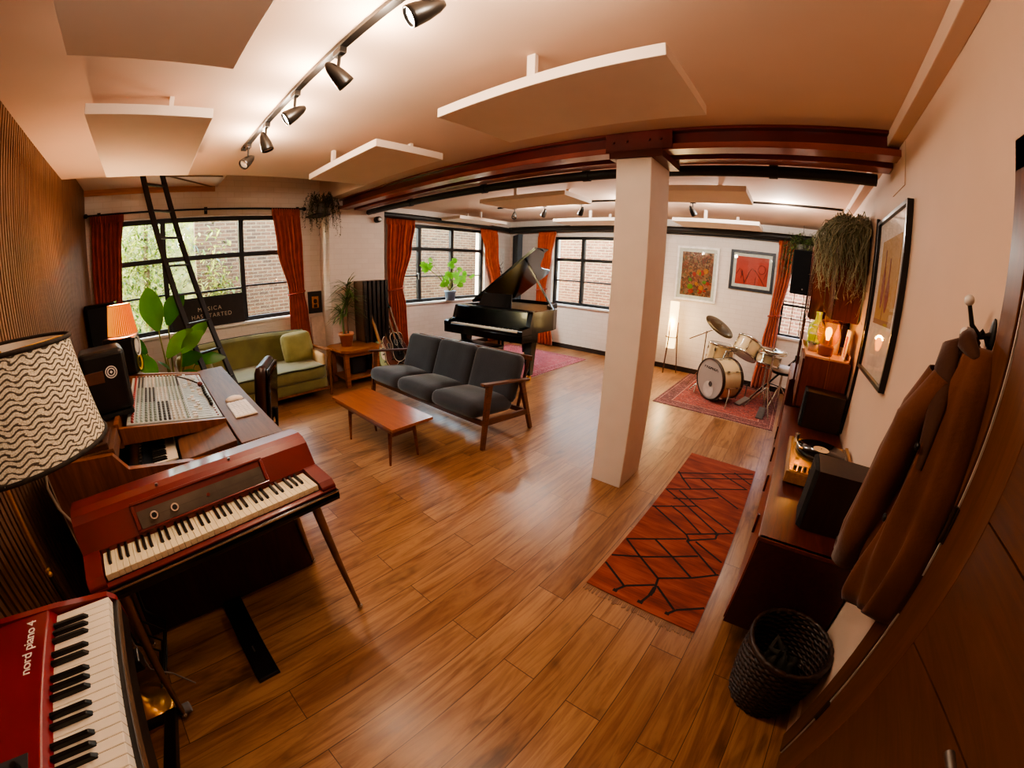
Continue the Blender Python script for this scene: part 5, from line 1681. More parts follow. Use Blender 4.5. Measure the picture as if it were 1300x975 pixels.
# corner behind the piano
t = thing('sound_absorber', 'tall dark grey acoustic panel standing in the corner behind the piano', 'acoustic panel', (-5.28, 6.45, 0), math.radians(-38))
M().b(-.24, .24, -.05, .05, .03, 2.27).build('panel', plain('panel_slate', '#3b4249', .9, 0, .1, 30, bmp=.2), t, bev=.01)
M().b(-.24, -.20, -.16, .12, 0, .03).b(.20, .24, -.16, .12, 0, .03).build('foot', black_metal, t)
t = thing('zebra_print', 'black and white striped print left of the dark corner panel', 'picture', (XL + .012, 6.40, 1.3))
M().b(XL + .004, XL + .02, 6.16, 6.44, .95, 1.98).build('backing', plain('print_white', '#dcd8d0', .5), t, w=True)
m = M()
for k in range(9):
    z = 1.10 + k * .07
    pts = [(XL + .0215, 6.19 + .03 * j, z + .05 * math.sin(j * .8 + k)) for j in range(8)]
    m.tube(pts, [.004, .014, .017, .016, .018, .015, .012, .004], 6, flat=.15)
m.build('print', black_ink, t, w=True)

# ================================================================== BACK WALL
wf = plain('frame_white', '#f4eee6', .6)
def busy(name, cols, sc):
    m, tt, b = nt(name)
    v = coords(tt)
    vo = N(tt, 'ShaderNodeTexVoronoi', Scale=sc)
    nz = N(tt, 'ShaderNodeTexNoise', Scale=sc * .7, Detail=5)
    tt.links.new(v, nz.inputs['Vector'])
    mixv = N(tt, 'ShaderNodeVectorMath', operation='MULTIPLY_ADD')
    tt.links.new(nz.outputs['Color'], mixv.inputs[0]); mixv.inputs[1].default_value = (.2, .2, .2)
    tt.links.new(v, mixv.inputs[2])
    tt.links.new(mixv.outputs[0], vo.inputs['Vector'])
    sp = tt.nodes.new('ShaderNodeSeparateXYZ')
    tt.links.new(vo.outputs['Color'], sp.inputs[0])
    k = len(cols)
    tt.links.new(ramp(tt, sp.outputs[0], [(i / (k - 1), c) for i, c in enumerate(cols)]), b.inputs['Base Color'])
    b.inputs['Roughness'].default_value = .35
    return m
def picture(name, label, x0, x1, z0, z1, fr, fw, mw, mats, art):
    t = thing(name, label, 'picture', ((x0 + x1) / 2, YB - .02, z0))
    m = M().b(x0, x0 + fw, YB - .03, YB, z0, z1).b(x1 - fw, x1, YB - .03, YB, z0, z1).b(x0 + fw, x1 - fw, YB - .03, YB, z0, z0 + fw).b(x0 + fw, x1 - fw, YB - .03, YB, z1 - fw, z1)
    m.build('frame', fr, t, w=True, bev=.002)
    M().b(x0 + fw, x1 - fw, YB - .012, YB - .002, z0 + fw, z1 - fw).build('mount', plain('mount_white', '#fbf4ea', .8), t, w=True)
    f = fw + mw
    art(x0 + f, x1 - f, z0 + f, z1 - f, t)
    M().b(x0 + fw, x1 - fw, YB - .022, YB - .020, z0 + fw, z1 - fw).build('glazing', clear_glass, t, w=True)
    return t
def art1(a, b_, c, d, t):
    m = M().b(a, b_, YB - .015, YB - .012, c, d)
    rnd = random.Random(3)
    for mi, n_ in ((1, 5), (2, 6), (3, 5)):
        m.m(mi)
        for k in range(n_):
            x, z, r = rnd.uniform(a + .06, b_ - .06), rnd.uniform(c + .06, c + (d - c) * .6), rnd.uniform(.02, .05)
            m.sph((x, YB - .0155, z), (r, .0012, r * rnd.uniform(.6, 1.2)), 10, 6)
    m.build('print', [busy('busy_print', ['#4a3a24', '#8a4a3a', '#b5784a', '#6a6a4a', '#7a3528', '#b98a6a', '#5a4a34', '#c06a4a'], 26), plain('print_green', '#5f8a2a', .5), plain('print_red', '#b0382a', .5), plain('print_orange', '#c47a2a', .5)], t, w=True)
picture('wall_picture', 'white framed picture of a crowded colourful pattern above the glowing floor lamp', -1.95, -1.235, 1.235, 2.14, wf, .035, .055, None, art1)
def art2(a, b_, c, d, t):
    m = M().b(a, b_, YB - .015, YB - .012, c, d).m(1)
    w_, h_ = b_ - a, d - c
    P = lambda u, v: (a + u * w_, YB - .0155, c + v * h_)
    for ln in ([(.02, .35), (.12, .55), (.2, .5), (.3, .0)], [(.15, .5), (.25, .25), (.3, .1)], [(.3, .05), (.42, .45), (.5, .6), (.6, .5)], [(.58, .55), (.75, .3), (.93, 0)], [(.42, .45), (.36, .2)],
               [(.88, .25), (.98, .6)], [(.62, 0), (.63, .3)], [(.2, .5), (.18, .2)]):
        m.tube([P(*p) for p in ln], .0045, 5)
    m.tube([P(.80 + .11 * math.cos(k * PI / 8), .58 + .15 * math.sin(k * PI / 8)) for k in range(17)], .004, 5, cap=False)
    m.build('print', [plain('print_coral', '#c9402e', .5, 0, .12, 6), plain('print_line', '#5a1a18', .6)], t, w=True)
picture('wall_picture', 'dark framed coral red picture with looping black lines beside the rust curtain', -1.045, -.335, 1.52, 2.15, plain('frame_navy', '#23252b', .4), .045, .05, None, art2)

glowing = glow('paper_glow', '#ffdf9e', 2.4, '#ffd083')
t = thing('floor_lamp', 'glowing cylinder floor lamp on thin wooden legs against the back wall', 'floor lamp', (-1.86, 6.42, 0))
M().lathe([(0, .42), (.075, .42), (.075, 1.20), (0, 1.20)], n=28).build('lamp_shade', glowing, t)
for k in range(3):
    a = 2 * PI * k / 3 + .3
    c, s_ = math.cos(a), math.sin(a)
    M().tube([(.09 * c, .09 * s_, .86), (.095 * c, .095 * s_, .6), (.15 * c, .15 * s_, 0)], [.008, .011, .008], 8).build('leg', walnut, t)
M().lathe([(.073, .60), (.10, .60), (.10, .61), (.073, .61)], n=24).build('ring', walnut, t)

# ================================================================== DRUM KIT
cream = plain('cream_shell', '#d9c093', .3, 0, .12, 5, coat=.4)
skin = plain('drum_skin', '#d8d2c8', .5, 0, .04)
skin_g = plain('drum_skin_grey', '#b5aca4', .35, 0, .1, 3)
hoop_d = plain('hoop_dark', '#3a2a1c', .35, 0, .2)
def drum(t, c, axis, r, dep, front, back, hoop, lugs, hoopw=.025, shellm=cream):
    ax = Vector(axis).normalized()
    mt = ax.to_track_quat('Z', 'Y').to_matrix()
    c = Vector(c)
    M().lathe([(r, -dep / 2), (r, dep / 2)], c, 40, mt).build('shell', shellm, t, w=True)
    for s, mm, nm in ((-1, front, 'head'), (1, back, 'head')):
        M().lathe([(0, s * (dep / 2 + .002)), (r * .985, s * (dep / 2 + .002))], c, 40, mt).build(nm, mm, t, w=True)
        z0, z1 = s * (dep / 2 - hoopw * .8), s * (dep / 2 + hoopw * .25)
        M().lathe([(r + .002, z0), (r + .012, z0), (r + .012, z1), (r - .006, z1), (r - .006, s * (dep / 2 + .0025))], c, 40, mt).build('hoop', hoop, t, w=True)
    m = M()
    for k in range(lugs):
        a = 2 * PI * k / lugs + .2
        u = Vector((math.cos(a), math.sin(a), 0))
        m.cyl(c + mt @ (u * (r + .016) + Vector((0, 0, -dep / 2 + .005))), c + mt @ (u * (r + .016) + Vector((0, 0, dep / 2 - .005))), .0035, n=6)
        for s in (-1, 1):
            m.ob(c + mt @ (u * (r + .012) + Vector((0, 0, s * dep * .22))), (.018, .018, .04), mt @ RZ(a))
    m.build('tension_rod', chrome, t, w=True)
    return mt
BD = Vector((-.80, 5.46, .305))
bax = Vector((.62, .78, .02)).normalized()
t = thing('bass_drum', 'cream bass drum with a worn grey front head facing the room', 'drum', (BD.x, BD.y, 0))
mt = drum(t, BD, bax, .275, .36, skin_g, skin, hoop_d, 8, .04)
fc = BD - bax * .1845
sx_ = Vector((0, 0, 1)).cross(-bax).normalized()
tm = frame3(sx_, (0, 0, 1))
text('lettering', 'PREMIER', black_ink, t, fc + Vector((0, 0, .16)), .078, mat3=tm, spacing=1.0, bold=.0025)
m = M().lathe([(0, .001), (.032, .001), (.036, .004), (.03, .004)], fc + sx_ * .03 - Vector((0, 0, .06)), 20, tm)
m.build('port_hole', plain('port_dark', '#4a4440', .6), t, w=True)
M().lathe([(0, .0006), (.11, .0006)], fc - Vector((0, 0, .14)) + sx_ * .0, 24, tm).build('worn_patch', plain('patch_pale', '#d2cabf', .5, 0, .1), t, w=True)
for s in (-1, 1):
    b0 = BD + sx_ * s * .27 - Vector((0, 0, .05)) - bax * .05
    M().tube([b0, b0 + sx_ * s * .06 - bax * .05 - Vector((0, 0, .08)), b0 + sx_ * s * .13 - bax * .14 + Vector((0, 0, -(b0.z) + .02))], .008, 8).build('spur', chrome, t, w=True)
M().cyl(BD + Vector((0, 0, .27)), BD + Vector((.03, .02, .40)), .014, n=10).tube([BD + Vector((.03, .02, .38)), BD + Vector((.16, .12, .40))], .010, 8).build('tom_mount', chrome, t, w=True)
t = thing('rack_tom', 'cream tom drum tilted on top of the bass drum', 'drum', (-.53, 5.62, .55))
drum(t, (-.52, 5.68, .755), (.30, .42, .86), .185, .23, skin, skin, chrome, 6)
t = thing('floor_tom', 'cream drum on legs behind the bass drum, nearest the floor lamp', 'drum', (-.93, 5.95, 0))
drum(t, (-.92, 5.92, .56), (.08, .05, 1), .19, .30, skin, skin, chrome, 6)
for k in range(3):
    a = 2 * PI * k / 3 + .4
    M().cyl((-.92 + .205 * math.cos(a), 5.92 + .205 * math.sin(a), .50), (-.92 + .21 * math.cos(a), 5.92 + .21 * math.sin(a), .012), .007, n=8).build('leg', chrome, t, w=True)
t = thing('snare_drum', 'small cream snare drum beside the hi-hat', 'drum', (-.20, 5.62, 0))
drum(t, (-.20, 5.62, .66), (.12, .18, 1), .17, .14, skin, skin, chrome, 8)
m = M().cyl((-.20, 5.62, .58), (-.20, 5.62, .12), .011, n=8)
for k in range(3):
    a = 2 * PI * k / 3 + 1.0
    c, s_ = math.cos(a), math.sin(a)
    m.tube([(-.20, 5.62, .30), (-.20 + .20 * c, 5.62 + .20 * s_, .012)], .008, 8)
    m.tube([(-.20, 5.62, .54), (-.20 + .15 * c, 5.62 + .15 * s_, .575)], .007, 8)
m.build('stand', chrome, t, w=True)
cym = plain('cymbal_bronze', '#6f6048', .42, 1, .2, 6)
cym_l = plain('cymbal_bright', '#c9bfa4', .22, 1, .1, 6)
def cymbal(m, c, r, nrm):
    mt = Vector(nrm).normalized().to_track_quat('Z', 'Y').to_matrix()
    m.lathe([(0, .028), (.03, .026), (.045, .012), (r * .6, .005), (r, -.006), (r * .6, .003), (.045, .009), (.02, .018)], c, 40, mt)
    return mt
t = thing('cymbal_stand', 'tilted bronze cymbal on a boom stand left of the drums', 'cymbal', (-1.14, 5.78, 0))
cym_c = Vector((-.95, 5.70, .985))
m = M(); mt = cymbal(m, cym_c, .235, (.52, -.2, .83))
m.build('cymbal', cym, t, w=True)
bj = Vector((-1.14, 5.75, .865))
m = M().tube([bj + (bj - cym_c) * 1.35 + Vector((0, 0, .02)), bj, cym_c - mt @ Vector((0, 0, .02))], .008, 8).tube([cym_c - mt @ Vector((0, 0, .03)), cym_c + mt @ Vector((0, 0, .06))], .006, 8)
m.build('boom_arm', chrome, t, w=True)
m = M().cyl(bj, (bj.x, bj.y, .45), .009, n=10).cyl((bj.x, bj.y, .5), (bj.x, bj.y, .1), .012, n=10).sph(bj, .02, 10, 7)
m.build('pole', chrome, t, w=True)
for k in range(3):
    a = 2 * PI * k / 3 + .5
    M().tube([(bj.x, bj.y, .34), (bj.x + .25 * math.cos(a), bj.y + .25 * math.sin(a), .012)], .008, 8).build('leg', chrome, t, w=True)
t = thing('hi_hat', 'pair of bright hi-hat cymbals on a chrome stand in front of the snare drum', 'cymbal', (-.13, 5.35, 0))
hc = Vector((-.13, 5.35, .845))
m = M(); cymbal(m, hc, .18, (.05, -.08, 1)); m.build('cymbal', cym_l, t, w=True)
m = M(); cymbal(m, hc - Vector((0, 0, .035)), .18, (-.05, .08, -1)); m.build('cymbal', cym_l, t, w=True)
m = M().cyl((-.13, 5.35, .97), (-.13, 5.35, .05), .006, n=8).cyl((-.13, 5.35, .78), (-.13, 5.35, .10), .012, n=10)
m.build('pole', chrome, t, w=True)
for k in range(3):
    a = 2 * PI * k / 3 + .9
    M().tube([(-.13, 5.35, .36), (-.13 + .27 * math.cos(a), 5.35 + .27 * math.sin(a), .012)], .009, 8).build('leg', chrome, t, w=True)
M().hexa([(-.19, 5.02, .01), (-.10, 5.02, .01), (-.09, 5.27, .01), (-.17, 5.27, .01), (-.19, 5.02, .025), (-.10, 5.02, .025), (-.09, 5.27, .10), (-.17, 5.27, .10)]).build('foot_pedal', steel, t, w=True)
t = thing('drum_throne', 'round pale drum stool behind the hi-hat', 'stool', (.03, 5.72, 0))
M().lathe([(0, .52), (.145, .52), (.155, .545), (.15, .585), (.12, .60), (0, .605)], (.03, 5.72, 0), 28).build('seat', plain('throne_pale', '#cfc8c2', .5), t, w=True)
M().lathe([(0, .50), (.15, .50), (.157, .535)], (.03, 5.72, 0), 28).build('seat_base', black_satin, t, w=True)
M().cyl((.03, 5.72, .5), (.03, 5.72, .15), .016, n=10).build('pole', chrome, t, w=True)
for k in range(3):
    a = 2 * PI * k / 3
    M().tube([(.03, 5.72, .34), (.03 + .22 * math.cos(a), 5.72 + .22 * math.sin(a), .014)], .010, 8).build('leg', chrome, t, w=True)
t = thing('bass_drum_pedal', 'metal foot pedal behind the bass drum', 'drum pedal', (-.47, 5.52, 0))
m = M().hexa([(-.53, 5.40, .015), (-.45, 5.36, .015), (-.34, 5.60, .015), (-.42, 5.64, .015), (-.53, 5.40, .03), (-.45, 5.36, .03), (-.34, 5.60, .09), (-.42, 5.64, .09)])
m.cyl((-.55, 5.66, .01), (-.55, 5.66, .24), .008).cyl((-.43, 5.72, .01), (-.43, 5.72, .24), .008).cyl((-.55, 5.66, .23), (-.43, 5.72, .23), .009)
m.build('footboard', steel, t, w=True)
M().cyl((-.49, 5.69, .23), (-.54, 5.66, .38), .005).sph((-.545, 5.655, .39), .03).build('beater', plain('beater_felt', '#bdb3a4', .9), t, w=True)
# PA speaker on its stand
t = thing('speaker_stand', 'black tripod stand under the loudspeaker in the back right corner', 'speaker stand', (.20, 6.0, 0))
M().cyl((.20, 6.0, .10), (.20, 6.0, 1.58), .018, n=12).build('pole', black_satin, t, w=True)
M().cyl((.20, 6.0, .66), (.20, 6.0, .74), .034, n=14).cyl((.20, 6.0, 1.0), (.20, 6.0, 1.06), .028, n=14).build('collar', black_satin, t, w=True)
for a in (3.40, 5.3, 1.35):
    c, s_ = math.cos(a), math.sin(a)
    r_ = .58 if a < 4 and a > 3 else .45
    l = M().bar((.20, 6.0, .70), (.20 + r_ * c, 6.0 + r_ * s_, .03), .03, .022).bar((.20, 6.0, .22), (.20 + r_ * .6 * c, 6.0 + r_ * .6 * s_, .29), .02, .012).build('leg', black_satin, t, w=True)
    M().sph((.20 + r_ * c, 6.0 + r_ * s_, .022), .022, 10, 7).build('rubber_foot', black_cloth, l, w=True)
t = thing('loudspeaker', 'matt black loudspeaker on the tripod stand in front of the leaded window', 'speaker', (.10, 6.02, 1.58), math.radians(-8))
M().b(-.145, .145, -.13, .15, 0, .60).build('cabinet', plain('pa_black', '#060607', .8, 0, .1), t, bev=.02, seg=3)
M().b(-.13, .13, -.136, -.128, .05, .585).build('grille', plain('pa_grille', '#070708', .95, 0, .25, 150), t, bev=.004)
M().lathe([(0, .001), (.010, .001)], (.03, -.137, .075), 14, frame3((1, 0, 0), (0, 0, 1))).build('badge', steel, t)
t = thing('paper_tag', 'small white tag hanging on the loudspeaker stand', 'tag', (.19, 5.97, .5))
M().b(.165, .215, 5.966, 5.972, .40, .62).build('card', plain('tag_white', '#d8d0c8', .6), t, w=True)
fern = plain('fern_green', '#3f5a1e', .5, 0, .35, 3)
fern2 = plain('fern_light', '#5f7a34', .5, 0, .3, 3)
hp_ = trailing('green trailing plant hanging above the black loudspeaker on its stand', (.06, 6.36, 2.20), 90, .75, .26, [fern, fern, fern2], 41, pot=(.09, .10), lsz=.032)

m = M()
for k in range(3):
    a = 2 * PI * k / 3
    m.tube([(.088 * math.cos(a), .088 * math.sin(a), .09), (0, 0, .30), (0, 0, .38)], .003, 5)
m.build('hanger', black_metal, hp_)

for n_ in ('pa_black', 'pa_grille'):
    MATS[n_].node_tree.nodes['Principled BSDF'].inputs['Specular IOR Level'].default_value = .15
# ================================================================== RIGHT WALL
rose = wood('rosewood', '#3a1409', '#6e2c12', 'y', .3, coat=.25)
rose_d = wood('rosewood_dark', '#2a0806', '#46130c', 'y', .35, coat=.1)
rose_o = wood('rosewood_orange', '#5a210b', '#8f3f16', 'z', .35, coat=.2)
t = thing('sideboard', 'long low dark red wooden sideboard along the right wall', 'sideboard', (.33, 2.5, 0))
QY0, QY1, QX0, QX1, QZ0, QZ1 = 1.50, 3.62, .095, .553, .12, .64
M().b(QX0 + .006, QX1, QY0, QY0 + .02, QZ0, QZ1).b(QX0 + .006, QX1, QY1 - .02, QY1, QZ0, QZ1).build('side_panel', rose_d, t, w=True, bev=.002)
M().b(QX0, QX1, QY0 - .003, QY1 + .003, QZ1 - .02, QZ1).build('top_panel', rose, t, w=True, bev=.003)
M().b(QX0 + .02, QX1, QY0 + .02, QY1 - .02, QZ0, QZ0 + .02).b(QX1 - .012, QX1, QY0 + .02, QY1 - .02, QZ0 + .02, QZ1 - .02).build('carcass', rose_d, t, w=True)
for k in range(4):
    a = QY0 + .022 + k * (QY1 - QY0 - .044) / 4
    b_ = a + (QY1 - QY0 - .044) / 4 - .004
    d_ = M().b(QX0, QX0 + .018, a, b_, QZ0 + .005, QZ1 - .022).build('door', rose_o, t, w=True, bev=.002)
    M().b(QX0 - .014, QX0, b_ - .04, b_ - .025, .33, .45).build('handle', rose_d, d_, w=True, bev=.003)
for y in (QY0 + .18, QY1 - .18):
    for x in (QX0 + .10, QX1 - .06):
        M().tube([(x, y, QZ0), (x, y, 0)], [.02, .013], 12).build('leg', rose_d, t, w=True)
def hifi(label, x0, x1, y0, y1, z1):
    t = thing('loudspeaker', label, 'speaker', ((x0 + x1) / 2, (y0 + y1) / 2, QZ1), 0, 'dark bookshelf speakers on the sideboard')
    def side(s):
        ym = (y0 + y1) / 2
        hw = (y1 - y0) / 2
        return [(x0 + .02 + (x1 - x0 - .02) * k / 8, ym + s * (hw * (1 - .10 * (k / 8) ** 2))) for k in range(9)]
    M().prism(side(-1) + side(1)[::-1], QZ1 + .004, z1, 'z').build('cabinet', wood('speaker_dark', '#1a0d08', '#33190e', 'z', .45), t, w=True, bev=.003)
    M().prism([(x0 + .018, y0 + .002), (x0 + .018, y1 - .002), (x0, y1 - .02), (x0, y0 + .02)][::-1], QZ1 + .006, z1 - .002, 'z').build('grille', black_cloth, t, w=True)
    for px in (x0 + .05, x1 - .05):
        M().b(px - .012, px + .012, y0 + .03, y1 - .03, QZ1, QZ1 + .004).build('pad', black_satin, t, w=True)
    return t
hifi('dark bookshelf speaker at the near end of the sideboard, closest to the coat', .245, .54, 1.655, 1.86, .925)
hifi('dark bookshelf speaker on the far side of the record player', .22, .535, 3.10, 3.31, .915)
# record player
ply = wood('player_wood', '#7a5228', '#a87840', 'y', .45)
t = thing('record_player', 'wooden record player on the sideboard between the two speakers', 'record player', (.34, 2.32, QZ1))
M().b(.155, .545, 2.06, 2.62, .652, .715).build('plinth', ply, t, w=True, bev=.003)
M().b(.168, .53, 2.075, 2.605, .715, .72).build('deck_plate', plain('deck_gold', '#b98d4a', .25, .7, .1), t, w=True)
M().lathe([(0, .72), (.15, .72), (.155, .725), (.155, .740), (.148, .745), (0, .745)], (.35, 2.42, 0), 48).build('platter', plain('platter_dark', '#2a2624', .3, .4), t, w=True)
M().tube([(.20, 2.57, .72), (.20, 2.57, .765), (.188, 2.42, .762), (.215, 2.33, .758)], .004, 8).cyl((.20, 2.57, .72), (.20, 2.57, .76), .016, n=16).b(.208, .228, 2.315, 2.34, .752, .762).build('tone_arm', chrome, t, w=True)
m = M()
for k in range(4):
    m.cyl((.20 + k * .028, 2.12, .72), (.20 + k * .028, 2.12, .735), .010, n=12)
m.build('knob', black_satin, t, w=True)
for x in (.18, .52):
    for y in (2.10, 2.58):
        M().cyl((x, y, QZ1), (x, y, .653), .016, n=12).build('foot', black_cloth, t, w=True)
m = M().b(.528, .545, 2.06, 2.62, .715, .73)
m.build('lid_hinge', ply, t, w=True)
M().b(.508, .527, 2.09, 2.59, .72, .724).build('cover_plate', plain('cover_brown', '#4a3020', .2, 0), t, w=True)
t = thing('vinyl_record', 'black vinyl record with a cream label on the record player', 'record', (.35, 2.42, .745))
M().lathe([(.0, .002), (.150, .002), (.150, 0), (0, 0)], (0, 0, 0), 56).build('disc', plain('vinyl', '#0a0909', .14, 0, .05), t)
M().lathe([(0, .0026), (.050, .0026)], (0, 0, 0), 36).build('label_disc', plain('record_label', '#d8b88a', .6, 0, .05), t)
M().cyl((0, 0, .002), (0, 0, .010), .003, n=8).build('spindle', chrome, t)

# modular wall unit
rail_b = plain('rail_black', '#15110e', .4, .3)
t = thing('wall_rail', 'black upright rail on the right wall nearest the mirror-like framed print', 'shelf rail', (XR - .01, 3.13, .6))
M().b(XR - .022, XR, 3.115, 3.14, .66, 2.19).build('upright', rail_b, t, w=True)
t = thing('wall_rail', 'black upright rail behind the grey trailing plant', 'shelf rail', (XR - .01, 4.02, .6))
M().b(XR - .022, XR, 4.01, 4.035, .66, 2.26).build('upright', rail_b, t, w=True)
t = thing('wall_cabinet', 'dark wooden drop-front cabinet under the glowing amber lamp', 'cabinet', (.35, 3.55, .68))
CX0, CX1, CY0, CY1, CZ0, CZ1 = .155, .54, 3.335, 3.985, .715, 1.115
m = M().b(CX0 + .02, CX1, CY0, CY0 + .018, CZ0, CZ1).b(CX0 + .02, CX1, CY1 - .018, CY1, CZ0, CZ1)
m.build('side_panel', rose_o, t, w=True, bev=.002)
M().b(CX0 + .015, CX1, CY0 - .002, CY1 + .002, CZ1, CZ1 + .02).b(CX0 + .02, CX1, CY0, CY1, CZ0 - .002, CZ0 + .018).b(CX1 - .01, CX1, CY0 + .018, CY1 - .018, CZ0 + .018, CZ1).build('shelf_board', rose_o, t, w=True, bev=.002)
M().hexa([(CX0, CY0 + .002, CZ0 + .01), (CX0 + .018, CY0 + .002, CZ0 + .01), (CX0 + .018, CY1 - .002, CZ0 + .01), (CX0, CY1 - .002, CZ0 + .01), (CX0, CY0 + .002, CZ1 - .004), (CX0 + .018, CY0 + .002, CZ1 - .004), (CX0 + .018, CY1 - .002, CZ1 - .004), (CX0, CY1 - .002, CZ1 - .004)]).build('door', rose, t, w=True, bev=.002)
t = thing('tall_cabinet', 'dark red wooden floor cabinet at the far end of the sideboard', 'cabinet', (.33, 4.5, 0))
M().b(.115, .55, 4.0, 4.95, .10, .80).build('carcass', rose_d, t, w=True, bev=.003)
for k in range(2):
    M().b(.10, .115, 4.005 + k * .475, 4.47 + k * .475, .11, .79).build('door', rose, t, w=True, bev=.002)
M().b(.16, .52, 4.03, 4.92, 0, .10).build('plinth', rose_d, t, w=True)
t = thing('hanging_cabinet', 'shallow dark wooden cabinet high on the right wall under the grey trailing plant', 'cabinet', (.44, 3.7, 1.43))
M().b(.345, .552, 3.48, 3.96, 1.435, 2.05).build('carcass', rose_o, t, w=True, bev=.003)
M().b(.330, .345, 3.485, 3.955, 1.44, 2.045).build('door', rose, t, w=True, bev=.002)
t = thing('hanging_cabinet', 'deeper dark wooden cabinet with glass doors, next to the loudspeaker', 'cabinet', (.36, 4.5, 1.3))
M().b(.18, .552, 4.06, 4.95, 1.38, 2.13).build('carcass', rose_o, t, w=True, bev=.003)
m = M()
for k in range(2):
    a, b_ = 4.065 + k * .445, 4.495 + k * .445
    m.b(.165, .18, a, a + .035, 1.39, 2.12).b(.165, .18, b_ - .035, b_, 1.39, 2.12).b(.165, .18, a, b_, 1.39, 1.43).b(.165, .18, a, b_, 2.08, 2.12)
m.build('door', rose, t, w=True, bev=.002)
M().b(.170, .175, 4.1, 4.92, 1.43, 2.08).build('glazing', plain('smoked_glass', '#5a3524', .08, 0, .05, coat=.6), t, w=True)
t = thing('side_board_shelf', 'dark wooden upright panel behind the bottles at the end of the wall unit', 'shelf', (.36, 4.5, .82))
M().b(.13, .15, 4.0, 4.03, .80, 1.38).b(.13, .55, 4.0, 4.9, 1.16, 1.18).b(.5, .55, 4.0, 4.03, .80, 1.38).build('board', rose, t, w=True)
# tray with lamp and bottles
t = thing('wooden_tray', 'pale shallow tray on top of the drop-front cabinet', 'tray', (.34, 3.55, CZ1 + .02))
tz = CZ1 + .02
tw = plain('tray_pale', '#d8a88a', .5, 0, .06)
m = M().b(.17, .53, 3.36, 3.95, tz, tz + .010)
m.hexa([(.17, 3.36, tz), (.175, 3.36, tz), (.175, 3.95, tz), (.17, 3.95, tz), (.140, 3.34, tz + .055), (.152, 3.34, tz + .055), (.152, 3.96, tz + .055), (.140, 3.96, tz + .055)])
m.hexa([(.16, 3.945, tz), (.525, 3.945, tz), (.525, 3.95, tz), (.16, 3.95, tz), (.14, 3.955, tz + .055), (.53, 3.955, tz + .055), (.53, 3.965, tz + .055), (.14, 3.965, tz + .055)])
m.hexa([(.52, 3.36, tz), (.525, 3.36, tz), (.525, 3.95, tz), (.52, 3.95, tz), (.525, 3.34, tz + .055), (.533, 3.34, tz + .055), (.533, 3.96, tz + .055), (.525, 3.96, tz + .055)])
m.build('tray', tw, t, w=True)
tb = tz + .010
t = thing('edison_lamp', 'amber glass lamp with a glowing filament bulb on the tray', 'table lamp', (.335, 3.50, tb))
M().lathe([(0, 0), (.052, 0), (.060, .012), (.066, .07), (.060, .085), (0, .085)], n=28).build('base', plain('lamp_base_clay', '#8a4a34', .5, 0, .15), t)
M().cyl((0, 0, .085), (0, 0, .125), .018, n=16).build('socket', brass, t)
M().lathe([(.012, .12), (.018, .145), (.027, .175), (.029, .195), (.024, .215), (.012, .228), (0, .231)], n=24).build('bulb', glow('bulb_amber', '#ffb84a', 5, '#ff9c2c'), t)
M().lathe([(.058, .086), (.085, .12), (.098, .17), (.095, .22), (.078, .265), (.066, .285)], n=32).build('glass_shade', glassmat('amber_glass', '#ffd596', .1), t)
M().tube([(.03, -.055, .01), (.03, -.15, .01), (.03, -.171, -.02), (.035, -.171, -.2), (.04, -.171, -.40)], .0025, 5).build('power_cable', plain('cable_tan', '#a8642e', .6), t)
def bottle(name, label, loc, prof, mat, cat='bottle', cap=None, n=20):
    t = thing(name, label, cat, loc)
    M().lathe(prof, n=n).build('glass', mat, t)
    if cap:
        M().lathe(cap[0], n=n).build('cap', cap[1], t)
    return t
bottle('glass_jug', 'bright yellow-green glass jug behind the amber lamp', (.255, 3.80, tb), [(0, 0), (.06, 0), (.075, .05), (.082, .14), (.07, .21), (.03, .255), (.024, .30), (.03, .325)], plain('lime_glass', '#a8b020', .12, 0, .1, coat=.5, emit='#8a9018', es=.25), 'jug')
bottle('bottle', 'dark brown bottle with a long neck hanging near the lime jug', (.30, 3.88, tb), [(0, 0), (.036, 0), (.038, .17), (.03, .21), (.014, .25), (.014, .325), (0, .326)], plain('bottle_brown', '#3a140c', .15, 0, .05, coat=.5))
bottle('bottle', 'pale white-labelled bottle between the amber lamp and the wall', (.43, 3.70, tb), [(0, 0), (.036, 0), (.037, .15), (.028, .19), (.014, .22), (.014, .26), (0, .262)], plain('bottle_white', '#d9cfc4', .2, 0, .05, coat=.5), cap=([(.015, .255), (.015, .28), (0, .281)], rose_d))
bottle('bottle', 'slim dark red bottle behind the pale white-labelled bottle', (.46, 3.84, tb), [(0, 0), (.03, 0), (.031, .18), (.012, .22), (.012, .27), (0, .271)], plain('bottle_red', '#5a1a10', .15, 0, .05, coat=.5))
t = thing('orchid_plant', 'white flowering orchid in a small pot beside the amber lamp', 'potted plant', (.235, 3.63, tb))
M().lathe([(0, 0), (.04, 0), (.052, .075), (.046, .075), (.044, .065), (0, .065)], n=20).build('pot', plain('pot_pale', '#c9b8a6', .5), t)
m = M(); f = M(); rnd = random.Random(5)
for k in range(9):
    a = rnd.uniform(0, 6.28)
    m.leaf((0, 0, .06), (math.cos(a), math.sin(a), .7), rnd.uniform(.07, .12), .035, droop=.5, n=4)
for k in range(14):
    a, z = rnd.uniform(0, 6.28), rnd.uniform(.13, .22)
    c = Vector((.045 * math.cos(a), .045 * math.sin(a), z))
    for j in range(5):
        b_ = 2 * PI * j / 5 + a
        f.leaf(c, (math.cos(b_), math.sin(b_), .3), .026, .02, droop=.2, n=2)
m.tube([(0, 0, .06), (.01, .01, .2)], .003, 5)
m.build('foliage', fern, t); f.build('flower', plain('petal_white', '#efe9e2', .6, 0, .04), t)
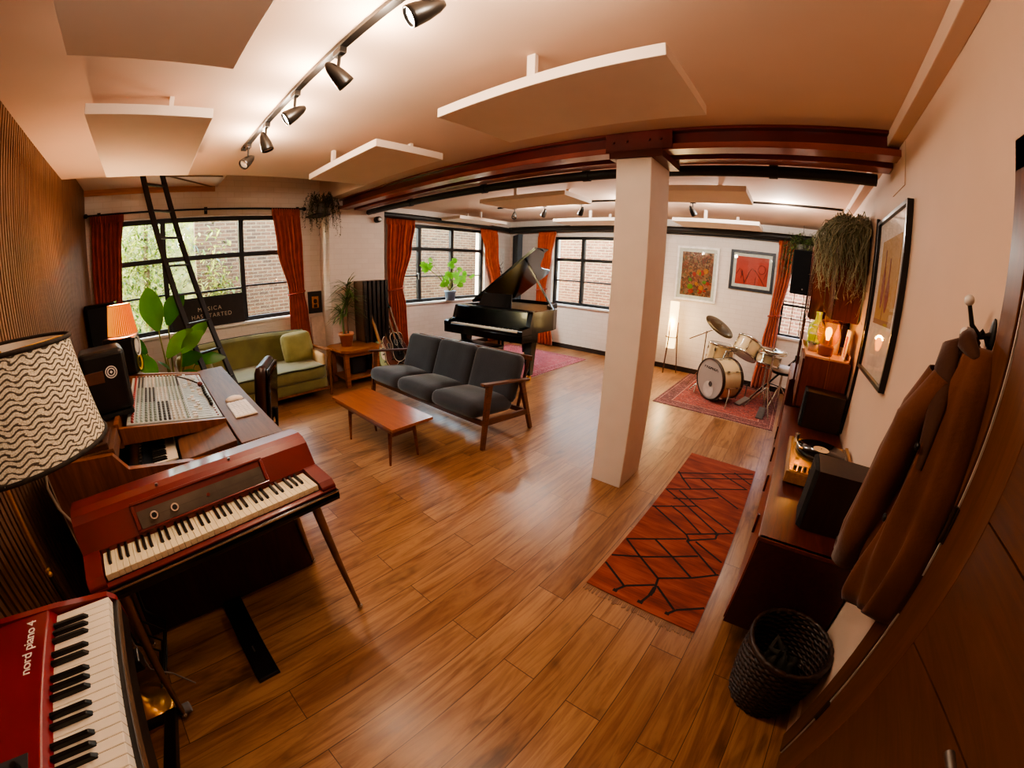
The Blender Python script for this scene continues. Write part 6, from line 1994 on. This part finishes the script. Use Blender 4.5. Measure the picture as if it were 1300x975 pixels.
t = thing('greeting_card', 'white card with an orange sketch leaning at the wall end of the tray', 'card', (.505, 3.5, tb))
m = M().hexa([(.49, 3.43, tb), (.494, 3.43, tb), (.494, 3.66, tb), (.49, 3.66, tb), (.506, 3.43, tb + .23), (.510, 3.43, tb + .23), (.510, 3.66, tb + .23), (.506, 3.66, tb + .23)]).m(1)
for k in range(5):
    m.tube([(.4895 + .0012 * k, 3.49 + .02 * k, tb + .02 + .02 * k), (.495, 3.52 + .015 * k, tb + .10), (.501, 3.51 + .02 * k, tb + .18)], .003, 4)
m.build('sheet', [plain('card_white', '#e9d9c4', .6), plain('card_orange', '#b5522a', .7)], t, w=True)
# grey trailing plant on the hanging cabinet
moss1 = plain('moss_grey', '#a9a88c', .8, 0, .25, 4)
moss2 = plain('moss_green', '#787c5c', .8, 0, .25, 4)
t = thing('trailing_plant', 'grey-green feathery trailing plant spilling over the hanging cabinet', 'hanging plant', (.43, 3.60, 2.05))
M().lathe([(0, 0), (.07, 0), (.085, .12), (.075, .12), (.07, .10), (0, .10)], n=20).build('pot', plain('pot_white', '#cfc6ba', .5), t)
rnd = random.Random(77)
m = M()
for k in range(380):
    a = rnd.uniform(PI * .75, PI * 2.05)
    out_ = rnd.uniform(.06, .24)
    ln = rnd.uniform(.08, .55) * (1.25 if rnd.random() < .15 else 1)
    x, y = .05 * math.cos(a), .05 * math.sin(a)
    pts = []
    for i in range(7):
        f_ = i / 6
        rr = out_ * min(1, f_ * 2.2)
        z = .11 + (.04 + .2 * max(0, 1 - out_ / .2)) * math.sin(min(1, f_ * 1.8) * PI * .55) * rnd.uniform(.6, 1.1) - max(0, f_ - .3) * ln * 1.5
        px = min(x + rr * math.cos(a) + .03 * math.sin(9 * f_ + k), .115)
        pts.append((px, y + rr * math.sin(a) + .03 * math.cos(8 * f_ + k), z))
    m.m(0 if rnd.random() < .75 else 1).tube(pts, [.003, .004, .004, .004, .0035, .003, .001], 4, cap=False)
    for i in range(1, 7):
        for _ in range(2):
            m.leaf(pts[i], (rnd.uniform(-1, 1), rnd.uniform(-1, 1), rnd.uniform(-.9, .5)), rnd.uniform(.03, .06), .006, droop=.3, n=2)
m.build('foliage', [moss1, moss2], t)

# framed print on the right wall
t = thing('wall_picture', 'tall black framed print with a mustard block, hung behind glass on the right wall', 'picture', (XR - .02, 2.61, 1.185))
PY0, PY1, PZ0, PZ1 = 2.22, 3.01, 1.185, 2.145
m = M().b(XR - .034, XR, PY0, PY0 + .022, PZ0, PZ1).b(XR - .034, XR, PY1 - .022, PY1, PZ0, PZ1).b(XR - .034, XR, PY0 + .022, PY1 - .022, PZ0, PZ0 + .022).b(XR - .034, XR, PY0 + .022, PY1 - .022, PZ1 - .022, PZ1)
m.build('frame', plain('frame_black_satin', '#14100e', .3), t, w=True, bev=.002)
M().b(XR - .012, XR - .004, PY0 + .022, PY1 - .022, PZ0 + .022, PZ1 - .022).build('mount', plain('mount_cream', '#ddcbbb', .7), t, w=True)
pr_ = [plain('print_mustard', '#b5822a', .6, 0, .06), plain('print_rust', '#8a3218', .6), plain('print_ochre', '#8f5a20', .6)]
m = M().b(XR - .0145, XR - .012, 2.36, 2.86, 1.50, 2.00).m(1)
for (y, z0, z1, w_) in ((2.72, 1.62, 1.86, .045), (2.58, 1.60, 1.80, .05)):
    m.sph((XR - .0146, y, (z0 + z1) / 2 - .03), (.0015, w_, (z1 - z0) / 2), 14, 8)
    m.b(XR - .016, XR - .0145, y - .012, y + .012, z1 - .06, z1 + .08)
m.m(2).b(XR - .0155, XR - .0145, 2.36, 2.86, 1.50, 1.53).b(XR - .0155, XR - .0145, 2.64, 2.655, 1.53, 1.7)
m.build('print', pr_, t, w=True)
M().b(XR - .024, XR - .022, PY0 + .022, PY1 - .022, PZ0 + .022, PZ1 - .022).build('glazing', glassmat('picture_glass', '#ffffff', 0, .3), t, w=True)

# coat hook and coat
t = thing('coat_hook', 'black iron double coat hook with white knobs beside the door', 'coat hook', (XR, 1.185, 1.62))
M().sph((XR - .004, 1.185, 1.585), (.008, .018, .05), 12, 8).build('plate', black_metal, t, w=True)
m = M().tube([(XR - .008, 1.185, 1.590), (XR - .035, 1.19, 1.580), (XR - .06, 1.20, 1.605), (XR - .075, 1.205, 1.655)], [.009, .008, .007, .006], 8)
m.tube([(XR - .008, 1.185, 1.565), (XR - .03, 1.19, 1.595), (XR - .055, 1.195, 1.555), (XR - .07, 1.20, 1.575)], [.009, .008, .007, .006], 8)
m.build('prong', black_metal, t, w=True)
M().sph((XR - .077, 1.206, 1.665), (.014, .014, .015), 14, 9).sph((XR - .074, 1.202, 1.582), (.014, .014, .015), 14, 9).build('knob', plain('porcelain', '#e6ded6', .2), t, w=True)
suede = plain('brown_cord', '#5c3012', .85, 0, .2, 7, sheen=.2, bmp=.3)
suede_d = plain('brown_cord_dark', '#3f1f0b', .85, 0, .2, 7, sheen=.2, bmp=.3)
t = thing('brown_coat', 'long brown corduroy coat hanging from the iron hook beside the door', 'coat', (.50, 1.2, .75))
SIL = [(1.60, 1.13, 1.22, .505), (1.575, 1.115, 1.24, .485), (1.50, 1.085, 1.245, .455), (1.38, 1.07, 1.245, .44), (1.22, 1.05, 1.28, .43), (1.05, 1.03, 1.30, .42), (.90, 1.02, 1.30, .415), (.78, 1.03, 1.28, .42), (.735, 1.08, 1.24, .44)]
def sil(z):
    for a, b_ in zip(SIL, SIL[1:]):
        if b_[0] <= z <= a[0]:
            k = (a[0] - z) / (a[0] - b_[0])
            return [a[i] + (b_[i] - a[i]) * k for i in (1, 2, 3)]
    return SIL[-1][1:]
def coatf(u, v):
    z = 1.60 - v * .865
    a, b_, xf = sil(z)
    an = PI * u
    y = (a + b_) / 2 - (b_ - a) / 2 * math.cos(an)
    fold = .018 * min(1, v * 3) * (math.sin(2 * PI * (3.2 * u + .25 * math.sin(4 * v))) + .6 * math.sin(2 * PI * 6.3 * u + 3 * v))
    x = (XR - .012) - ((XR - .012) - xf) * (math.sin(an) ** .55) - fold * math.sin(an)
    return (x, y, zc(z + .012 * math.sin(9 * u) * v))
def zc(z): return 1.555 - (1.60 - z) * .93
def zl_(pts): return [(p[0], p[1], zc(p[2])) for p in pts]
m = M().grid(coatf, 56, 44)
m.build('body', suede, t, w=True, solid=.006)
# sleeve on the left, fuller and shorter
sl = [(.47, 1.235, 1.50), (.45, 1.265, 1.38), (.435, 1.305, 1.20), (.43, 1.345, 1.02), (.425, 1.375, .87), (.43, 1.375, .765)]
M().tube(zl_(sl), [.045, .062, .066, .062, .060, .056], 18, cap=False).build('sleeve', suede, t, w=True, solid=.004)
M().tube(zl_([(.428, 1.376, .80), (.43, 1.375, .762)]), [.0605, .059], 18, cap=False).build('cuff', suede_d, t, w=True, solid=.004)
sl2 = [(.45, 1.16, 1.50), (.405, 1.19, 1.36), (.395, 1.225, 1.15), (.39, 1.25, .95), (.39, 1.255, .80)]
M().tube(zl_(sl2), [.035, .05, .052, .05, .046], 16, cap=False).build('sleeve', suede, t, w=True, solid=.004)
m = M().tube(zl_([(.50, 1.215, 1.605), (.462, 1.205, 1.585), (.445, 1.165, 1.53), (.435, 1.125, 1.42), (.43, 1.10, 1.25)]), [.022, .03, .034, .028, .014], 12, flat=.55)
m.tube(zl_([(.53, 1.20, 1.60), (.50, 1.20, 1.62), (.485, 1.16, 1.605), (.51, 1.13, 1.57)]), [.016, .026, .026, .014], 10)
m.build('collar', suede_d, t, w=True)
m = M()
for z, x in ((1.31, .408), (1.08, .398)):
    m.sph((x, 1.105, zc(z)), (.006, .013, .013), 12, 8)
m.build('button', black_satin, t, w=True)
M().tube(zl_([(.515, 1.19, 1.60), (.50, 1.198, 1.615), (.52, 1.20, 1.59)]), .004, 6).build('hanging_loop', suede_d, t, w=True)

# wicker basket
wick = plain('wicker', '#2c180c', .5, 0, .4, 30, coat=.2)
t = thing('wicker_basket', 'round dark wicker basket on the floor beside the door', 'basket', (.385, 1.29, 0))
def br_(z): return .135 + .035 * math.sin(min(1, z / .30) * PI * .55)
m = M()
NR, NS = 26, 72
for r_ in range(NR):
    z = .012 + .335 * r_ / (NR - 1)
    pts = []
    for k in range(NS + 1):
        a = 2 * PI * k / NS
        rr = br_(z) + .006 * math.cos(a * 18 + PI * (r_ % 2))
        pts.append((rr * math.cos(a), rr * math.sin(a), z))
    m.tube(pts, .0075, 5, cap=False)
m.build('weave', wick, t)
m = M()
for k in range(18):
    a = 2 * PI * (k + .5) / 18
    m.tube([(br_(z) * math.cos(a), br_(z) * math.sin(a), z) for z in (.0, .1, .2, .3, .35)], .006, 5)
m.lathe([(0, .01), (.13, .01)], n=24)
m.build('stake', wick, t)
m = M()
for s in (0, PI):
    m.tube([((br_(.35) + .004) * math.cos(2 * PI * k / 60), (br_(.35) + .004) * math.sin(2 * PI * k / 60), .352 + .006 * math.sin(12 * 2 * PI * k / 60 + s)) for k in range(61)], .010, 6, cap=False)
m.build('rim', wick, t)
t = thing('crumpled_cloth', 'crumpled dark cloth lying in the wicker basket', 'cloth', (.385, 1.29, .18))
rnd = random.Random(9)
def clf(u, v):
    a, r = 2 * PI * u, .118 * v
    z = .09 * (1 - v) + .03 * math.sin(5 * a + 7 * v) * v + .025 * math.sin(3 * a - 9 * v) - .03 * v
    return (r * math.cos(a), r * math.sin(a), z)
M().grid(clf, 48, 16).build('fabric', plain('cloth_dark', '#2a2a26', .9, 0, .25, 12, bmp=.3), t, solid=.006)
M().tube([(.0, .03, .07), (-.05, .05, .12), (-.06, .02, .08), (-.02, -.01, .10)], .014, 8).build('strap', MATS['cloth_dark'], t)

# ================================================================== LIGHT
def lamp(name, typ, loc, power, col, **kw):
    l = bpy.data.lights.new(name, typ)
    l.energy = power
    l.color = col
    for k, v in kw.items():
        if k not in ('d',): setattr(l, k, v)
    o = bpy.data.objects.new(name, l)
    COL.objects.link(o)
    o.location = loc
    if 'd' in kw:
        o.rotation_euler = Vector(kw['d']).to_track_quat('-Z', 'Y').to_euler()
    return o
WARM = (1, .74, .50)
# world
w = bpy.data.worlds.new('world')
SC.world = w
w.use_nodes = True
t_ = w.node_tree
bg = t_.nodes['Background']
sky = t_.nodes.new('ShaderNodeTexSky')
sky.sky_type = 'NISHITA'
sky.sun_disc = False
sky.sun_elevation = math.radians(50)
sky.sun_rotation = math.radians(200)
mxs = t_.nodes.new('ShaderNodeMixRGB')
mxs.blend_type = 'MULTIPLY'
mxs.inputs[0].default_value = 1
mxs.inputs[2].default_value = (1.25, 1.0, .74, 1)
t_.links.new(sky.outputs[0], mxs.inputs[1])
t_.links.new(mxs.outputs[0], bg.inputs[0])
bg.inputs[1].default_value = 5.0
sun = lamp('sun', 'SUN', (0, 0, 10), 4, (1, .95, .86), angle=.03, d=(-.50, .30, -.80))
# lamps
def aimed(x, y, d, p, ang=70, col=WARM, r=.03):
    d = Vector(d).normalized()
    return lamp('track_fill', 'SPOT', Vector((x, y, ZC - .147)) + d * .075, p, col, spot_size=math.radians(ang), spot_blend=.7, shadow_soft_size=r, d=d)
NEUT = (1, .93, .84)
PEACH = (1, .78, .58)
for x in (-.7, -1.27, -1.82, -2.35, -2.86):  # unseen fill lights added in mid-air between the near track heads
    lamp('track_fill', 'POINT', (x, .70, 2.44), 9, PEACH, shadow_soft_size=.05)
for x in (-3.8, -3.2, -2.1, -1.0, -.2):  # more added fill points hung below the far track, outside its heads
    lamp('track_fill', 'POINT', (x, 4.88, 2.44), 18, NEUT, shadow_soft_size=.05)
# added fill light behind the camera, thrown up at the ceiling
lamp('ceiling_fill', 'SPOT', (.15, -.35, 1.75), 20, (1, .85, .72), spot_size=math.radians(140), spot_blend=1.0, shadow_soft_size=.15, d=(-.45, .35, 1))
lamp('lamp_glow', 'POINT', (-3.50, -.28, 1.40), 38, (1, .62, .34), shadow_soft_size=.05)
lamp('lamp_glow', 'POINT', (-1.86, 6.28, .85), 10, (1, .72, .38), shadow_soft_size=.07)
lamp('lamp_glow', 'POINT', (.335, 3.50, 1.36), 6, (1, .66, .30), shadow_soft_size=.03)
def portal(x, y, z, sx, sy, d):
    o = lamp('portal', 'AREA', (x, y, z), 1, (1, 1, 1), shape='RECTANGLE', size=sx, size_y=sy, d=d)
    o.data.cycles.is_portal = True
portal(XL - .30, (W1[0] + W1[1]) / 2, (W1[2] + W1[3]) / 2, W1[1] - W1[0], W1[3] - W1[2], (1, 0, 0))
portal(XL - .30, (W2[0] + W2[1]) / 2, (W2[2] + W2[3]) / 2, W2[1] - W2[0], W2[3] - W2[2], (1, 0, 0))
portal((W3[0] + W3[1]) / 2, YB + .30, (W3[2] + W3[3]) / 2, W3[1] - W3[0], W3[3] - W3[2], (0, -1, 0))
portal((W4[0] + W4[1]) / 2, YB + .30, (W4[2] + W4[3]) / 2, W4[1] - W4[0], W4[3] - W4[2], (0, -1, 0))

# ------------------------------------------------------------------ loose pieces become parts of their own
SPLIT = {'finial', 'pickup', 'tuning_peg', 'side_frame', 'knob', 'button', 'lid_screw', 'bulb', 'foot', 'pedal', 'end_block', 'caster', 'pad', 'tension_rod', 'hoop', 'woofer', 'socket', 'door', 'side_panel', 'prong', 'collar', 'bracket', 'apron', 'shade_trim', 'emblem_'}
def islands(me):
    par = list(range(len(me.vertices)))
    def find(i):
        while par[i] != i:
            par[i] = par[par[i]]
            i = par[i]
        return i
    pos = {}
    for v in me.vertices:
        k = tuple(round(c, 4) for c in v.co)
        if k in pos: par[find(v.index)] = find(pos[k])
        else: pos[k] = v.index
    for p in me.polygons:
        a = find(p.vertices[0])
        for v in p.vertices[1:]:
            par[find(v)] = a
    g = {}
    for p in me.polygons:
        g.setdefault(find(p.vertices[0]), []).append(p.index)
    out = []
    for ps in g.values():          # pieces whose boxes overlap stay together
        vs = [me.vertices[v].co for p in ps for v in me.polygons[p].vertices]
        lo = [min(v[i] for v in vs) - 5e-4 for i in range(3)]
        hi = [max(v[i] for v in vs) + 5e-4 for i in range(3)]
        hit = [o for o in out if all(lo[i] <= o[1][i] and hi[i] >= o[0][i] for i in range(3))]
        for o in hit:
            out.remove(o)
            lo = [min(a, b) for a, b in zip(lo, o[0])]
            hi = [max(a, b) for a, b in zip(hi, o[1])]
            ps = ps + o[2]
        out.append((lo, hi, ps))
    return [o[2] for o in out]
for o in [x for x in COL.objects if x.type == 'MESH' and x.parent is not None and x.name.split('.')[0] in SPLIT]:
    isl = islands(o.data)
    if not 1 < len(isl) <= 60: continue
    src = o.data
    for n_, ps in enumerate(isl):
        m = M()
        mp_ = {}
        for p in ps:
            pl = src.polygons[p]
            ix = []
            for v in pl.vertices:
                if v not in mp_:
                    mp_[v] = len(m.v)
                    m.v.append(tuple(src.vertices[v].co))
                ix.append(mp_[v])
            m.f.append(tuple(ix)); m.mi.append(pl.material_index); m.sm.append(pl.use_smooth)
        nm = o.name.split('.')[0]
        if n_ == 0:
            c = o
            me = bpy.data.meshes.new(nm)
            me.from_pydata(m.v, [], m.f)
            for mt_ in src.materials: me.materials.append(mt_)
            me.polygons.foreach_set('material_index', m.mi); me.polygons.foreach_set('use_smooth', m.sm); me.update()
            o.data = me
        else:
            c = o.copy()
            me = bpy.data.meshes.new(nm)
            me.from_pydata(m.v, [], m.f)
            for mt_ in src.materials: me.materials.append(mt_)
            me.polygons.foreach_set('material_index', m.mi); me.polygons.foreach_set('use_smooth', m.sm); me.update()
            c.data = me
            c.name = nm
            COL.objects.link(c)
for o in COL.objects:
    if o.type == 'MESH' and o.parent is not None and o.name.split('.')[0] in ('fringe', 'panel_marking'):
        o['kind'] = 'stuff'
# a thing of one single piece is that mesh itself
for e in [x for x in COL.objects if x.type == 'EMPTY' and x.parent is None]:
    ch = [c for c in COL.objects if c.parent == e]
    if len(ch) == 1 and not any(c.parent == ch[0] for c in COL.objects):
        c = ch[0]
        base = e.name.split('.')[0]
        for k in ('label', 'category', 'group'):
            if k in e.keys(): c[k] = e[k]
        c.parent = None
        c.location, c.rotation_euler = e.location.copy(), e.rotation_euler.copy()
        bpy.data.objects.remove(e)
        c.name = base
SC.view_settings.view_transform = 'AgX'
SC.view_settings.look = 'AgX - Medium High Contrast'
SC.view_settings.exposure = 1.0
SC.cycles.use_denoising = True
SC.cycles.max_bounces = 10
SC.cycles.diffuse_bounces = 5
SC.cycles.glossy_bounces = 4
SC.cycles.transparent_max_bounces = 12
SC.cycles.sample_clamp_indirect = 8
SC.cycles.caustics_reflective = False
SC.cycles.caustics_refractive = False
